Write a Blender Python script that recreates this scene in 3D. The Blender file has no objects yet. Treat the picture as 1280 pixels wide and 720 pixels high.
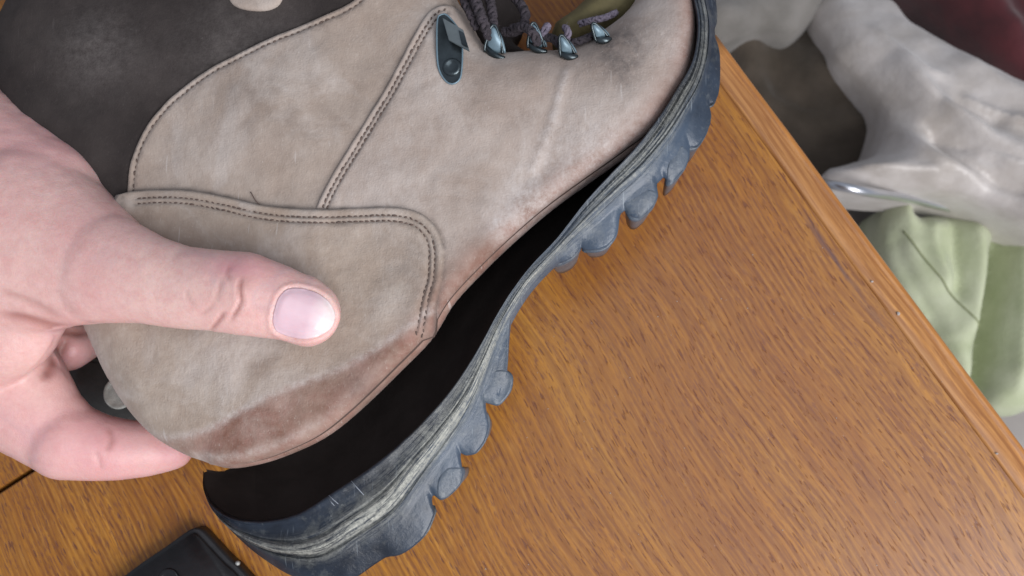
import bpy, bmesh, math, random
import numpy as np
from mathutils import Vector, Matrix, Quaternion
from mathutils.geometry import delaunay_2d_cdt
from mathutils.bvhtree import BVHTree
from mathutils import noise as mnoise
random.seed(4)
rng = np.random.default_rng(4)
S = bpy.context.scene
COL = S.collection

# ------------------------------------------------------------------ camera
CAM_H = 0.36
LENS = 28.0
FPX = 1280 * LENS / 36.0
TILT = math.radians(9.6)
look = Vector((-.541 * math.sin(TILT), .841 * math.sin(TILT), -math.cos(TILT)))
CQ = Vector((0, 0, -1)).rotation_difference(look)
CAMPOS = Vector((0, 0, CAM_H))
cd = bpy.data.cameras.new('camera'); cam = bpy.data.objects.new('camera', cd); COL.objects.link(cam)
cam.location = CAMPOS; cam.rotation_mode = 'QUATERNION'; cam.rotation_quaternion = CQ
cd.lens = LENS; cd.sensor_width = 36; cd.clip_start = .01; cd.clip_end = 30
cd.dof.use_dof = True; cd.dof.focus_distance = .275; cd.dof.aperture_fstop = 16
S.camera = cam
RM = np.array(CQ.to_matrix())
def P(px, py, z=0.0):
    d = RM @ np.array([(px - 640) / FPX, -(py - 360) / FPX, -1.0])
    t = (z - CAM_H) / d[2]
    return np.array([d[0] * t, d[1] * t, z])
def PXM(z):                                   # metres per pixel at a height
    return (CAM_H - z) / math.cos(TILT) / FPX

# ------------------------------------------------------------------ light
W = bpy.data.worlds.new("World"); S.world = W; W.use_nodes = True
W.node_tree.nodes['Background'].inputs[0].default_value = (.80, .86, 1, 1)
W.node_tree.nodes['Background'].inputs[1].default_value = .36
def area(name, loc, target, size, sizey, energy, color):
    l = bpy.data.lights.new(name, 'AREA'); l.shape = 'RECTANGLE'; l.size = size; l.size_y = sizey
    l.energy = energy; l.color = color
    o = bpy.data.objects.new(name, l); COL.objects.link(o); o.location = loc
    o.rotation_euler = (Vector(target) - Vector(loc)).to_track_quat('-Z', 'Y').to_euler()
    return o
area('window_light', (.75, -.75, .85), (0, 0, .03), .9, 1.1, 24, (1, .98, .97))
area('added_sheen_light', (.5, -.12, 1.5), (.1, 0, .0), 1.1, 1.3, 6.5, (.93, .96, 1))  # unseen overhead lamp, added to lay a soft sheen on the table
S.view_settings.view_transform = 'Standard'; S.view_settings.look = 'None'
S.view_settings.exposure = .0; S.view_settings.gamma = 1
S.cycles.use_denoising = True

# ------------------------------------------------------------------ helpers
def link(name, me, parent=None, mat=None, smooth=True):
    o = bpy.data.objects.new(name, me); COL.objects.link(o)
    if mat is not None and len(me.materials) == 0: me.materials.append(mat)
    if smooth: me.polygons.foreach_set('use_smooth', [True] * len(me.polygons))
    if parent is not None: o.parent = parent
    return o
def from_bm(name, bm, parent=None, mat=None, smooth=True):
    me = bpy.data.meshes.new(name); bm.to_mesh(me); bm.free()
    return link(name, me, parent, mat, smooth)
def thing(name, label, cat, loc=(0, 0, 0), group=None):
    o = bpy.data.objects.new(name, None); COL.objects.link(o); o.location = loc
    o.empty_display_size = .02
    tag(o, label, cat, group); return o
def tag(o, label, cat, group=None):
    o['label'] = label; o['category'] = cat
    if group: o['group'] = group
    return o
def spline(pts, n, closed=False):
    """Catmull-Rom resampled evenly by length to n points"""
    p = np.array(pts, float)
    if closed: q = np.vstack([p[-1], p, p[0], p[1]])
    else: q = np.vstack([2 * p[0] - p[1], p, 2 * p[-1] - p[-2]])
    out = []
    for i in range(1, len(q) - 2):
        t = np.linspace(0, 1, 24, endpoint=False)[:, None]
        a, b, c, d = q[i - 1], q[i], q[i + 1], q[i + 2]
        out.append(.5 * ((2 * b) + (-a + c) * t + (2 * a - 5 * b + 4 * c - d) * t ** 2 + (-a + 3 * b - 3 * c + d) * t ** 3))
    out = np.vstack(out + ([q[-2][None]] ))
    L = np.r_[0, np.cumsum(np.linalg.norm(np.diff(out, axis=0), axis=1))]
    s = np.linspace(0, L[-1], n + 1 if closed else n)
    r = np.stack([np.interp(s, L, out[:, k]) for k in range(out.shape[1])], 1)
    return r[:-1] if closed else r
def curve_at(pts, n):
    """Catmull-Rom by station index (keeps paired curves in step)"""
    p = np.array(pts, float); q = np.vstack([2 * p[0] - p[1], p, 2 * p[-1] - p[-2]])
    T = np.linspace(0, len(p) - 1, n); out = []
    for t in T:
        i = min(int(t), len(p) - 2); f = t - i
        a, b, c, d = q[i], q[i + 1], q[i + 2], q[i + 3]
        out.append(.5 * ((2 * b) + (-a + c) * f + (2 * a - 5 * b + 4 * c - d) * f ** 2 + (-a + 3 * b - 3 * c + d) * f ** 3))
    return np.array(out)
def pdist(X, poly, closed=False):
    """distance of XY points to a polyline, and position along it (0..1)"""
    X = np.atleast_2d(X)[:, :2]; poly = np.asarray(poly)[:, :2]
    if closed: poly = np.vstack([poly, poly[:1]])
    best = np.full(len(X), 1e9); arg = np.zeros(len(X))
    for i in range(len(poly) - 1):
        a = poly[i]; d = poly[i + 1] - a; L2 = (d @ d) + 1e-18
        t = np.clip(((X - a) @ d) / L2, 0, 1)
        r = X - a - t[:, None] * d; dd = np.sqrt((r * r).sum(1))
        m = dd < best; best[m] = dd[m]; arg[m] = (i + t[m]) / (len(poly) - 1)
    return best, arg
def inside(X, poly):
    X = np.atleast_2d(X); x, y = X[:, 0], X[:, 1]; c = np.zeros(len(X), bool); n = len(poly); j = n - 1
    for i in range(n):
        xi, yi, xj, yj = poly[i][0], poly[i][1], poly[j][0], poly[j][1]
        if yi != yj:
            m = ((yi > y) != (yj > y)) & (x < (xj - xi) * (y - yi) / (yj - yi) + xi); c ^= m
        j = i
    return c
def offset_line(p, o):
    t = np.gradient(p, axis=0); nrm = np.stack([-t[:, 1], t[:, 0]], 1); nrm /= np.linalg.norm(nrm, axis=1)[:, None]; return p + nrm * o
def fill(poly, sp, rings=(), paths=()):
    """triangulate an XY polygon with interior points; returns verts, tris, boundary distance"""
    poly = np.asarray(poly)[:, :2]; n = len(poly)
    lo, hi = poly.min(0), poly.max(0)
    gx, gy = np.meshgrid(np.arange(lo[0], hi[0], sp), np.arange(lo[1], hi[1], sp * .866))
    gx = gx + (np.arange(gx.shape[0]) % 2)[:, None] * sp * .5
    G = np.stack([gx.ravel(), gy.ravel()], 1)
    G = G[inside(G, poly)]; d, _ = pdist(G, poly, True)
    G = G[d > (max(rings) if rings else 0) + sp * .45]
    extra = []
    if rings:
        tan = np.roll(poly, -1, 0) - np.roll(poly, 1, 0); nor = np.stack([-tan[:, 1], tan[:, 0]], 1)
        nor /= np.linalg.norm(nor, axis=1)[:, None] + 1e-12
        area_ = .5 * np.sum(poly[:, 0] * np.roll(poly[:, 1], -1) - np.roll(poly[:, 0], -1) * poly[:, 1])
        if area_ < 0: nor = -nor
        for r in rings:
            q = poly + nor * r; q = q[inside(q, poly)]; dq, _ = pdist(q, poly, True); extra.append(q[dq > r * .93])
    if paths:
        pp = [q for q in paths if len(q)]
        for q in pp:
            dq, _ = pdist(G, q[::2]); G = G[dq > .0011]
        for q in pp:
            L_ = np.r_[0, np.cumsum(np.linalg.norm(np.diff(q, axis=0), axis=1))]; ss = np.arange(0, L_[-1], .0011)
            c_ = np.stack([np.interp(ss, L_, q[:, k]) for k in range(2)], 1)
            for o_ in (-.0007, -.0003, .0, .0003, .0007):
                e_ = offset_line(c_, o_); e_ = e_[inside(e_, poly)]; de, _ = pdist(e_, poly, True); extra.append(e_[de > (max(rings) if rings else 0) + .0002])
    allp = np.vstack([poly, G] + extra)
    r = delaunay_2d_cdt([Vector(v) for v in allp.tolist()], [], [list(range(n))], 1, 1e-7)
    V = np.array([(v.x, v.y) for v in r[0]]); F = [tuple(f) for f in r[2]]
    d, _ = pdist(V, poly, True)
    return V, F, d
def set_attr(me, name, vals):
    a = me.attributes.new(name, 'FLOAT', 'POINT'); a.data.foreach_set('value', np.asarray(vals, dtype=np.float32))
def vnoise(X, scale, seed=0.0, octv=3):
    return np.array([mnoise.fractal(Vector((p[0] * scale + seed, p[1] * scale - seed, seed)), 1.0, 2.0, octv) for p in X])
def panel(name, poly, sp, zf, skirt, mat, parent, rings=(.0005, .0012), attrs=None, r_edge=.0012, drop=.0009, paths=(), edgemat=None):
    V, F, d = fill(poly, sp, rings, paths)
    t = np.clip(d / r_edge, 0, 1); z = zf(V) - drop * (1 - np.sqrt(1 - (1 - t) ** 2))
    me = bpy.data.meshes.new(name)
    bm = bmesh.new(); vs = [bm.verts.new((V[i, 0], V[i, 1], z[i])) for i in range(len(V))]
    for f in F:
        try: bm.faces.new([vs[i] for i in f])
        except ValueError: pass
    bmesh.ops.recalc_face_normals(bm, faces=bm.faces[:])
    if sum(f.normal.z for f in bm.faces) < 0: bmesh.ops.reverse_faces(bm, faces=bm.faces[:])
    be = [e for e in bm.edges if e.is_boundary]
    ex = bmesh.ops.extrude_edge_only(bm, edges=be)
    for v in ex['geom']:
        if isinstance(v, bmesh.types.BMVert): v.co.z -= skirt
        elif isinstance(v, bmesh.types.BMFace) and edgemat is not None: v.material_index = 1
    lo = [v for v in bm.verts if not v.link_faces]
    for v in lo: bm.verts.remove(v)
    bm.to_mesh(me); bm.free()
    o = link(name, me, parent, mat)
    if edgemat is not None: me.materials.append(edgemat)
    X = np.array([v.co[:] for v in me.vertices])
    if attrs:
        for k, fn in attrs.items(): set_attr(me, k, fn(X))
    return o
def tube(bm, pts, rad, seg=8, closed=False):
    pts = [Vector(p) for p in pts]; n = len(pts); rings = []
    up = Vector((0, 0, 1))
    for i, p in enumerate(pts):
        a = pts[(i - 1) % n] if (closed or i > 0) else p; b = pts[(i + 1) % n] if (closed or i < n - 1) else p
        t = (b - a).normalized(); x = t.cross(up)
        if x.length < .05: x = t.cross(Vector((1, 0, 0)))
        x.normalize(); y = x.cross(t).normalized()
        r = rad[i] if hasattr(rad, '__len__') else rad
        rings.append([bm.verts.new(p + (x * math.cos(2 * math.pi * k / seg) + y * math.sin(2 * math.pi * k / seg)) * r) for k in range(seg)])
    for i in range(n if closed else n - 1):
        A, B = rings[i], rings[(i + 1) % n]
        for k in range(seg): bm.faces.new((A[k], A[(k + 1) % seg], B[(k + 1) % seg], B[k]))
    if not closed:
        bm.faces.new(rings[0][::-1]); bm.faces.new(rings[-1])
def box(bm, x0, x1, y0, y1, z0, z1):
    v = [bm.verts.new((x, y, z)) for z in (z0, z1) for y in (y0, y1) for x in (x0, x1)]
    for f in ((0, 2, 3, 1), (4, 5, 7, 6), (0, 1, 5, 4), (2, 6, 7, 3), (0, 4, 6, 2), (1, 3, 7, 5)):
        bm.faces.new([v[i] for i in f])

# ------------------------------------------------------------------ materials
class NT:
    def __init__(s, name):
        s.m = bpy.data.materials.new(name); s.m.use_nodes = True; s.t = s.m.node_tree
        s.b = s.t.nodes['Principled BSDF']
    def n(s, typ, **kw):
        nd = s.t.nodes.new(typ)
        for k, v in kw.items():
            if k.startswith('i_'):
                key = k[2:]; key = int(key) if key.isdigit() else key.replace('_', ' ')
                s.inp(nd.inputs[key], v)
            else: setattr(nd, k, v)
        return nd
    def inp(s, sock, v):
        if isinstance(v, bpy.types.NodeSocket): s.t.links.new(v, sock)
        else: sock.default_value = v
    def coord(s, out='Object', scale=(1, 1, 1), rot=(0, 0, 0)):
        c = s.n('ShaderNodeTexCoord'); mp = s.n('ShaderNodeMapping'); s.t.links.new(c.outputs[out], mp.inputs[0])
        mp.inputs['Scale'].default_value = scale; mp.inputs['Rotation'].default_value = rot
        return mp.outputs[0]
    def noise(s, vec, scale, detail=4, rough=.55, dist=0):
        nd = s.n('ShaderNodeTexNoise'); s.inp(nd.inputs['Vector'], vec); nd.inputs['Scale'].default_value = scale
        nd.inputs['Detail'].default_value = detail; nd.inputs['Roughness'].default_value = rough
        nd.inputs['Distortion'].default_value = dist
        return nd.outputs['Fac']
    def ramp(s, fac, stops, interp='LINEAR'):
        r = s.n('ShaderNodeValToRGB'); s.inp(r.inputs[0], fac); e = r.color_ramp.elements; r.color_ramp.interpolation = interp
        e[0].position, e[0].color = stops[0][0], col(stops[0][1]); e[1].position, e[1].color = stops[-1][0], col(stops[-1][1])
        for p_, c_ in stops[1:-1]:
            k = e.new(p_); k.color = col(c_)
        return r.outputs[0]
    def mix(s, fac, a, b, mode='MIX'):
        m = s.n('ShaderNodeMix', data_type='RGBA', blend_type=mode); s.inp(m.inputs[0], fac)
        s.inp(m.inputs[6], col(a) if not isinstance(a, bpy.types.NodeSocket) else a)
        s.inp(m.inputs[7], col(b) if not isinstance(b, bpy.types.NodeSocket) else b)
        return m.outputs[2]
    def math(s, op, a, b=0.0, clamp=False):
        m = s.n('ShaderNodeMath', operation=op, use_clamp=clamp); s.inp(m.inputs[0], a); s.inp(m.inputs[1], b); return m.outputs[0]
    def attr(s, name):
        a = s.n('ShaderNodeAttribute', attribute_name=name); return a.outputs['Fac']
    def bump(s, h, strength, dist=.001, prev=None):
        b = s.n('ShaderNodeBump'); b.inputs['Strength'].default_value = strength; b.inputs['Distance'].default_value = dist
        s.inp(b.inputs['Height'], h)
        if prev is not None: s.inp(b.inputs['Normal'], prev)
        return b.outputs[0]
    def set(s, **kw):
        for k, v in kw.items():
            key = {'base': 'Base Color', 'rough': 'Roughness', 'metal': 'Metallic', 'normal': 'Normal', 'spec': 'Specular IOR Level',
                   'coat': 'Coat Weight', 'coatr': 'Coat Roughness', 'sheen': 'Sheen Weight', 'sheenr': 'Sheen Roughness',
                   'sss': 'Subsurface Weight', 'ssr': 'Subsurface Radius', 'ssscale': 'Subsurface Scale', 'trans': 'Transmission Weight'}[k]
            if isinstance(v, tuple) and len(v) == 3 and key == 'Base Color': v = col(v)
            s.inp(s.b.inputs[key], v)
        return s.m
def col(c):
    return (c, c, c, 1) if isinstance(c, (int, float)) else (tuple(c) + (1,) if len(c) == 3 else c)

VPX = (-2592, -4664)
g0 = P(700, 500); gd = P(700 + (700 - VPX[0]) * .02, 500 + (500 - VPX[1]) * .02) - g0
ang = math.atan2(gd[1], gd[0])
E0 = P(1094, 300)                               # a point on the outer edge
gx = np.array([math.cos(ang), math.sin(ang)]); gy = np.array([-gx[1], gx[0]])
FLAW = tuple(float((P(1052, 335)[:2] - E0[:2]) @ q) for q in (gx, gy))
def mat_wood(name, edge=False):
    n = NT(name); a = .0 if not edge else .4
    v = n.coord('Object', (1, 1, 1))
    w = n.noise(v, 5, 2, .5)
    # warp across the grain a little
    sep = n.n('ShaderNodeSeparateXYZ'); n.inp(sep.inputs[0], v)
    y2 = n.math('ADD', sep.outputs[1], n.math('MULTIPLY', n.math('SUBTRACT', w, .5), .03))
    com = n.n('ShaderNodeCombineXYZ'); n.inp(com.inputs[0], sep.outputs[0]); n.inp(com.inputs[1], y2); n.inp(com.inputs[2], sep.outputs[2])
    def sc(x, y):
        m = n.n('ShaderNodeMapping'); n.inp(m.inputs[0], com.outputs[0]); m.inputs['Scale'].default_value = (x, y, 20); return m.outputs[0]
    broad = n.noise(sc(2.2, 22), 1, 3, .5)
    rings = n.noise(sc(5, 190), 1, 3, .6)
    fine = n.noise(sc(22, 560), 1, 3, .6)
    ph = n.math('ADD', n.math('MULTIPLY', y2, 2 * math.pi / .0027), n.math('MULTIPLY', n.noise(sc(5, 30), 1, 2, .5), 14.0))
    row = n.math('SINE', ph); rowd = n.ramp(n.math('ADD', n.math('MULTIPLY', row, .5), .5), [(.50, 0), (.92, 1)])
    rowl = n.ramp(n.math('ADD', n.math('MULTIPLY', row, -.5), .5), [(.55, 0), (.95, 1)])
    brk = n.ramp(n.noise(sc(85, 300), 1, 2, .6), [(.42, 0), (.58, 1)]); area_ = n.ramp(n.noise(sc(3, 9), 1, 2, .5), [(.40, .12), (.58, 1)])
    rowm = n.math('MULTIPLY', n.math('MULTIPLY', rowd, brk), n.math('MULTIPLY', area_, .62 if not edge else .12))
    rowlm = n.math('MULTIPLY', n.math('MULTIPLY', rowl, n.ramp(n.noise(sc(40, 260), 1, 2, .6), [(.40, 0), (.62, 1)])), n.math('MULTIPLY', area_, .50 if not edge else .1))
    pore = n.noise(sc(120, 900), 1, 1, .5)
    dark = n.noise(sc(9, 60), 1, 4, .6)
    big = n.noise(v, 9, 2, .5)
    c = n.ramp(broad, [(.28, (.270, .108, .016)), (.5, (.365, .158, .024)), (.72, (.44, .212, .036))])
    if edge: c = n.ramp(broad, [(.3, (.42, .185, .060)), (.5, (.49, .235, .085)), (.7, (.55, .285, .11))])  # edge band paler and pinker: window sheen mixed into its wood colour
    c = n.mix(n.ramp(rings, [(.40, 0), (.62, 1)]), c, n.mix(1, c, (1.25, 1.22, 1.0), 'MULTIPLY'))
    c = n.mix(n.ramp(fine, [(.42, .55), (.60, 0)]), c, (.17, .055, .018))
    c = n.mix(n.ramp(big, [(.4, 0), (.75, .25)]), c, (.27, .09, .025))
    c = n.mix(n.ramp(dark, [(.63, 0), (.74, .4)]), c, (.12, .045, .022))
    pm = n.math('MULTIPLY', n.ramp(pore, [(.63, 0), (.69, 1)]), .75)
    pore2 = n.noise(sc(230, 1500), 1, 1, .5)
    p2 = n.math('MULTIPLY', n.ramp(pore2, [(.54, 0), (.62, 1)]), .65)
    pst = n.noise(sc(3, 110), 1, 2, .5)                # pores sit in the soft bands of the growth rings
    p2 = n.math('MULTIPLY', p2, n.ramp(pst, [(.40, .25), (.60, 1)]))
    light = n.ramp(n.noise(sc(60, 520), 1, 2, .6), [(.55, 0), (.70, .55)])
    if edge:
        pm = n.math('MULTIPLY', pm, .15); p2 = n.math('MULTIPLY', p2, .3)
    c = n.mix(n.math('MULTIPLY', light, .4), c, (.56, .30, .09))
    c = n.mix(rowlm, c, (.52, .25, .050))
    c = n.mix(rowm, c, (.150, .050, .016))
    c = n.mix(p2, c, (.16, .06, .04))
    c = n.mix(pm, c, (.10, .035, .030))
    wide = n.noise(sc(1.2, 5), 1, 2, .5); c = n.mix(n.ramp(wide, [(.42, 0), (.62, .38)]), c, (.20, .062, .016))
    if not edge:
        u0, v0 = FLAW; dy = n.math('DIVIDE', n.math('SUBTRACT', n.math('ADD', sep.outputs[1], n.math('MULTIPLY', n.noise(v, 30, 3), .006)), v0 + .003), .0016)
        dx = n.math('DIVIDE', n.math('SUBTRACT', sep.outputs[0], u0), .030)
        gq = n.math('POWER', 2.718, n.math('MULTIPLY', n.math('ADD', n.math('MULTIPLY', dy, dy), n.math('POWER', n.math('ABSOLUTE', dx), 4)), -1))
        c = n.mix(n.math('MULTIPLY', gq, n.ramp(n.noise(sc(30, 400), 1, 3, .6), [(.38, 0), (.6, .85)])), c, (.10, .05, .055))
    else:
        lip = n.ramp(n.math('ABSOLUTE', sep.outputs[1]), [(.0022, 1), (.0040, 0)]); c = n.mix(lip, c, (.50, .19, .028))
    scr = n.noise(sc(30, 260), 3, 0, .5)
    h = n.math('SUBTRACT', n.math('MULTIPLY', fine, .5), n.math('MULTIPLY', pm, 1.1))
    r = n.math('ADD', n.math('MULTIPLY', n.noise(v, 30, 4), .2), .20)
    return n.set(base=c, rough=r, normal=n.bump(h, .35, .0006), coat=.16, coatr=.22, spec=.36)

def mat_suede(name, base, var, dark, scale=1.0, hairy=1.0):
    """nubuck: attributes  red (stripped reddish leather), pale (chalky scuff), soil (dark stain)"""
    n = NT(name); v = n.coord('Object')
    n1 = n.noise(v, 45 * scale, 5, .6); n2 = n.noise(v, 16, 4, .55, .6); n3 = n.noise(v, 420, 3, .6); n4 = n.noise(v, 1500, 2, .6)
    c = n.mix(n.ramp(n1, [(.35, 0), (.68, 1)]), base, var)
    c = n.mix(n.ramp(n2, [(.46, 0), (.68, .55)]), c, dark)
    c = n.mix(n.ramp(n3, [(.35, .16), (.62, 0)]), c, dark)
    wp = n.noise(v, 24 + 3 * scale, 6, .62, .8); c = n.mix(n.ramp(wp, [(.50, 0), (.66, (.5 if hairy > .5 else .01))]), c, (.52, .47, .44))
    wd = n.noise(v, 33, 7, .68, .4); c = n.mix(n.ramp(wd, [(.55, 0), (.70, .50 * hairy)]), c, tuple(x * .72 for x in dark))
    brk = n.noise(v, 160, 6, .7)
    red = n.attr('red'); rm = n.math('MULTIPLY', red, n.ramp(brk, [(.28, .55), (.62, 1)]), True)
    redc = n.mix(n.ramp(n.noise(v, 70, 5, .65), [(.36, 0), (.64, 1)]), (.17, .078, .054), (.31, .175, .145))
    c = n.mix(rm, c, redc)
    soil = n.attr('soil'); c = n.mix(n.math('MULTIPLY', soil, n.ramp(brk, [(.35, .4), (.6, 1)]), True), c, (.10, .085, .08))
    pale = n.attr('pale'); pm = n.math('MULTIPLY', pale, n.ramp(n.noise(v, 260, 8, .85), [(.38, .15), (.66, 1)]), True)
    c = n.mix(pm, c, (.56, .51, .49))
    def strm(sx, sy_, rz):
        m_ = n.n('ShaderNodeMapping'); n.inp(m_.inputs[0], v); m_.inputs['Scale'].default_value = (sx, sy_, 60); m_.inputs['Rotation'].default_value = (0, 0, rz); return m_.outputs[0]
    nap = n.noise(strm(900, 260, .7), 1, 3, .7); c = n.mix(n.ramp(nap, [(.38, .16 * hairy), (.60, 0)]), c, dark)
    c = n.mix(n.ramp(n.noise(strm(1300, 420, .5), 1, 2, .7), [(.62, 0), (.78, .30 * hairy)]), c, (.60, .55, .52))
    for rz, ps in ((.45, 3.1), (-.6, 9.7), (1.25, 5.5)):
        sm1 = n.noise(strm(620, 60, rz), 1, 1, .4); gate = n.noise(v, 38 + ps, 2, .5)
        c = n.mix(n.math('MULTIPLY', n.ramp(sm1, [(.755, 0), (.79, .35 * hairy)]), n.ramp(gate, [(.5, 0), (.58, 1)])), c, (.60, .56, .54))
    spk = n.ramp(n.noise(v, 900, 2, .6), [(.70, 0), (.78, .5 * hairy)]); c = n.mix(spk, c, (.55, .5, .46))
    b = n.bump(n3, .25, .0005); b = n.bump(n4, .55, .0003, b); b = n.bump(nap, .14, .0003, b); b = n.bump(n1, .35, .002, b)
    return n.set(base=c, rough=.88, normal=b, sheen=.12 * hairy, sheenr=.5, spec=.22)

def mat_rubber():
    n = NT('sole_rubber'); v = n.coord('Object'); uv = n.coord('UV', (1, 1, 1))
    n1 = n.noise(v, 60, 5, .65); n2 = n.noise(v, 400, 4, .7)
    def st(a, b_):
        m = n.n('ShaderNodeMapping'); n.inp(m.inputs[0], uv); m.inputs['Scale'].default_value = (a, b_, 1); return m.outputs[0]
    streak = n.noise(st(60, 26), 1, 6, .75)
    c = n.mix(n.ramp(n1, [(.35, 0), (.65, 1)]), (.006, .008, .014), (.020, .028, .044))
    film = n.attr('film')
    c = n.mix(n.math('MULTIPLY', film, n.ramp(n1, [(.25, .55), (.65, 1)]), True), c, (.060, .086, .128))
    mud = n.attr('mud'); mm = n.math('MULTIPLY', mud, n.ramp(streak, [(.41, 0), (.53, 1)]), True)
    grit = n.noise(v, 700, 5, .8)
    mm = n.math('MULTIPLY', mm, n.ramp(grit, [(.36, .35), (.58, 1)]), True)
    blot = n.noise(v, 95, 7, .75); dustm = n.math('MULTIPLY', n.ramp(blot, [(.54, 0), (.64, .75)]), n.math('ADD', n.math('MULTIPLY', mud, .8), .14), True)
    c = n.mix(dustm, c, (.34, .35, .32))
    m_ = n.n('ShaderNodeMapping'); n.inp(m_.inputs[0], v); m_.inputs['Scale'].default_value = (900, 70, 60); m_.inputs['Rotation'].default_value = (0, 0, -.8)
    c = n.mix(n.ramp(n.noise(m_.outputs[0], 1, 2, .6), [(.66, 0), (.74, .35)]), c, (.26, .30, .34))
    c = n.mix(mm, c, (.47, .47, .42))
    speck = n.math('MULTIPLY', n.ramp(n2, [(.64, 0), (.74, 1)]), n.math('ADD', n.math('MULTIPLY', mud, .7), .15), True)
    c = n.mix(speck, c, (.48, .50, .48))
    rgh = n.math('ADD', n.math('MULTIPLY', mm, .35), .31)
    b = n.bump(n2, .3, .0006); b = n.bump(n1, .3, .001, b); b = n.bump(mm, .5, .0008, b)
    return n.set(base=c, rough=rgh, normal=b, spec=.42)

def mat_plain(name, c, rough=.6, metal=0, bumpsc=200, bs=.2, var=.25, spec=.5, c2=None, **kw):
    n = NT(name); v = n.coord('Object')
    f = n.noise(v, bumpsc * .3, 4, .6)
    c2 = c2 or tuple(x * (1 - var) for x in c)
    cc = n.mix(n.ramp(f, [(.35, 0), (.65, 1)]), c, c2)
    return n.set(base=cc, rough=rough, metal=metal, normal=n.bump(n.noise(v, bumpsc, 4, .6), bs, .0006), spec=spec, **kw)

def mat_skin():
    n = NT('skin'); v = n.coord('Object')
    n1 = n.noise(v, 35, 4, .6); n2 = n.noise(v, 140, 4, .6)
    c = n.mix(n.ramp(n1, [(.38, 0), (.64, 1)]), (.68, .41, .39), (.72, .49, .45))
    c = n.mix(n.ramp(n2, [(.42, 0), (.70, .55)]), c, (.60, .31, .30))
    fr = n.noise(v, 480, 4, .75); c = n.mix(n.ramp(fr, [(.36, .22), (.52, 0)]), c, (.56, .27, .25)); c = n.mix(n.ramp(fr, [(.55, 0), (.75, .25)]), c, (.80, .62, .58))
    vn = n.noise(v, 22, 2, .5, 1.5); c = n.mix(n.ramp(vn, [(.56, 0), (.62, .22), (.68, 0)]), c, (.44, .33, .38))
    c = n.mix(n.attr('pinkness'), c, (.62, .29, .32))
    c = n.mix(n.attr('crease'), c, (.36, .15, .13))
    vor = n.n('ShaderNodeTexVoronoi', feature='DISTANCE_TO_EDGE'); n.inp(vor.inputs['Vector'], v); vor.inputs['Scale'].default_value = 900
    vh = n.ramp(vor.outputs['Distance'], [(0, 0), (.25, 1)])
    b = n.bump(vh, .13, .0003); b = n.bump(n2, .16, .0008, b)
    return n.set(base=c, rough=n.math('ADD', n.math('MULTIPLY', n2, .2), .27), normal=b, sss=.35, ssr=(1.0, .35, .2), ssscale=.004, spec=.42)

M = {}
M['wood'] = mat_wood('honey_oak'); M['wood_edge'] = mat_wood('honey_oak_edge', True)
M['suede'] = mat_suede('taupe_nubuck', (.375, .305, .265), (.47, .41, .375), (.285, .213, .175))
M['suede2'] = mat_suede('taupe_nubuck_ankle', (.345, .275, .230), (.42, .355, .31), (.25, .19, .16))
M['suedeh'] = mat_suede('taupe_nubuck_heel', (.355, .285, .235), (.41, .345, .295), (.26, .19, .15), 2.2)
M['collar'] = mat_suede('charcoal_nubuck', (.030, .024, .023), (.050, .041, .039), (.026, .021, .02), 1.0, .1)
M['thread'] = mat_plain('brown_thread', (.13, .088, .074), .85)
M['seam'] = mat_plain('cut_leather_edge', (.11, .07, .058), .9)
M['rubber'] = mat_rubber()
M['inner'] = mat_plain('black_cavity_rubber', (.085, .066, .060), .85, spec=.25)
M['steel'] = mat_plain('gunmetal', (.085, .105, .115), .28, .85, 300, .15, .5)
M['steel_lit'] = mat_plain('lit_gunmetal', (.20, .29, .35), .46, .35, 300, .2, .3)  # gunmetal as lit: cool reflection put into the base colour
M['lip'] = mat_plain('bright_steel', (.26, .30, .31), .3, .8, 300, .15, .3)
M['lace'] = mat_plain('purple_grey_lace', (.062, .050, .062), .9, 0, 1500, .8, .6)
M['lavender'] = mat_plain('lavender_frayed_lace', (.21, .18, .24), .9, 0, 1500, .8, .4)
M['tongue'] = mat_plain('olive_tongue', (.15, .125, .055), .8, 0, 400, .3, .3)
M['skin'] = mat_skin()
M['black'] = mat_plain('black_plastic', (.022, .022, .025), .42, 0, 500, .15, .3)
M['slate'] = mat_plain('dark_slate_fabric', (.075, .077, .073), .75, 0, 900, .3, .2)
M['silver'] = mat_plain('dull_silver', (.42, .43, .42), .5, .3, 500, .5, .25)

# ------------------------------------------------------------------ floor (structure)
FZ = -.62
bm = bmesh.new(); bmesh.ops.create_grid(bm, x_segments=20, y_segments=20, size=2.5)
for v in bm.verts: v.co.z = FZ
M['floor'] = mat_plain('pale_vinyl_floor', (.40, .37, .35), .6, 0, 40, .2, .2)
fl = from_bm('floor', bm, None, M['floor']); fl['kind'] = 'structure'

# ------------------------------------------------------------------ table
table = thing('wooden_table', 'honey brown varnished oak table top with a rounded edge under the boot', 'table')
table.location = (E0[0], E0[1], 0); table.rotation_euler = (0, 0, ang)
gx = np.array([math.cos(ang), math.sin(ang)]); gy = np.array([-gx[1], gx[0]])   # x along the grain, +y outwards?
if np.dot(P(1200, 200)[:2] - E0[:2], gy) < 0: sy = -1
else: sy = 1
def tl(p): d = np.array(p)[:2] - E0[:2]; return float(d @ gx), float(d @ gy)
RIMW = .0145
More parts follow.
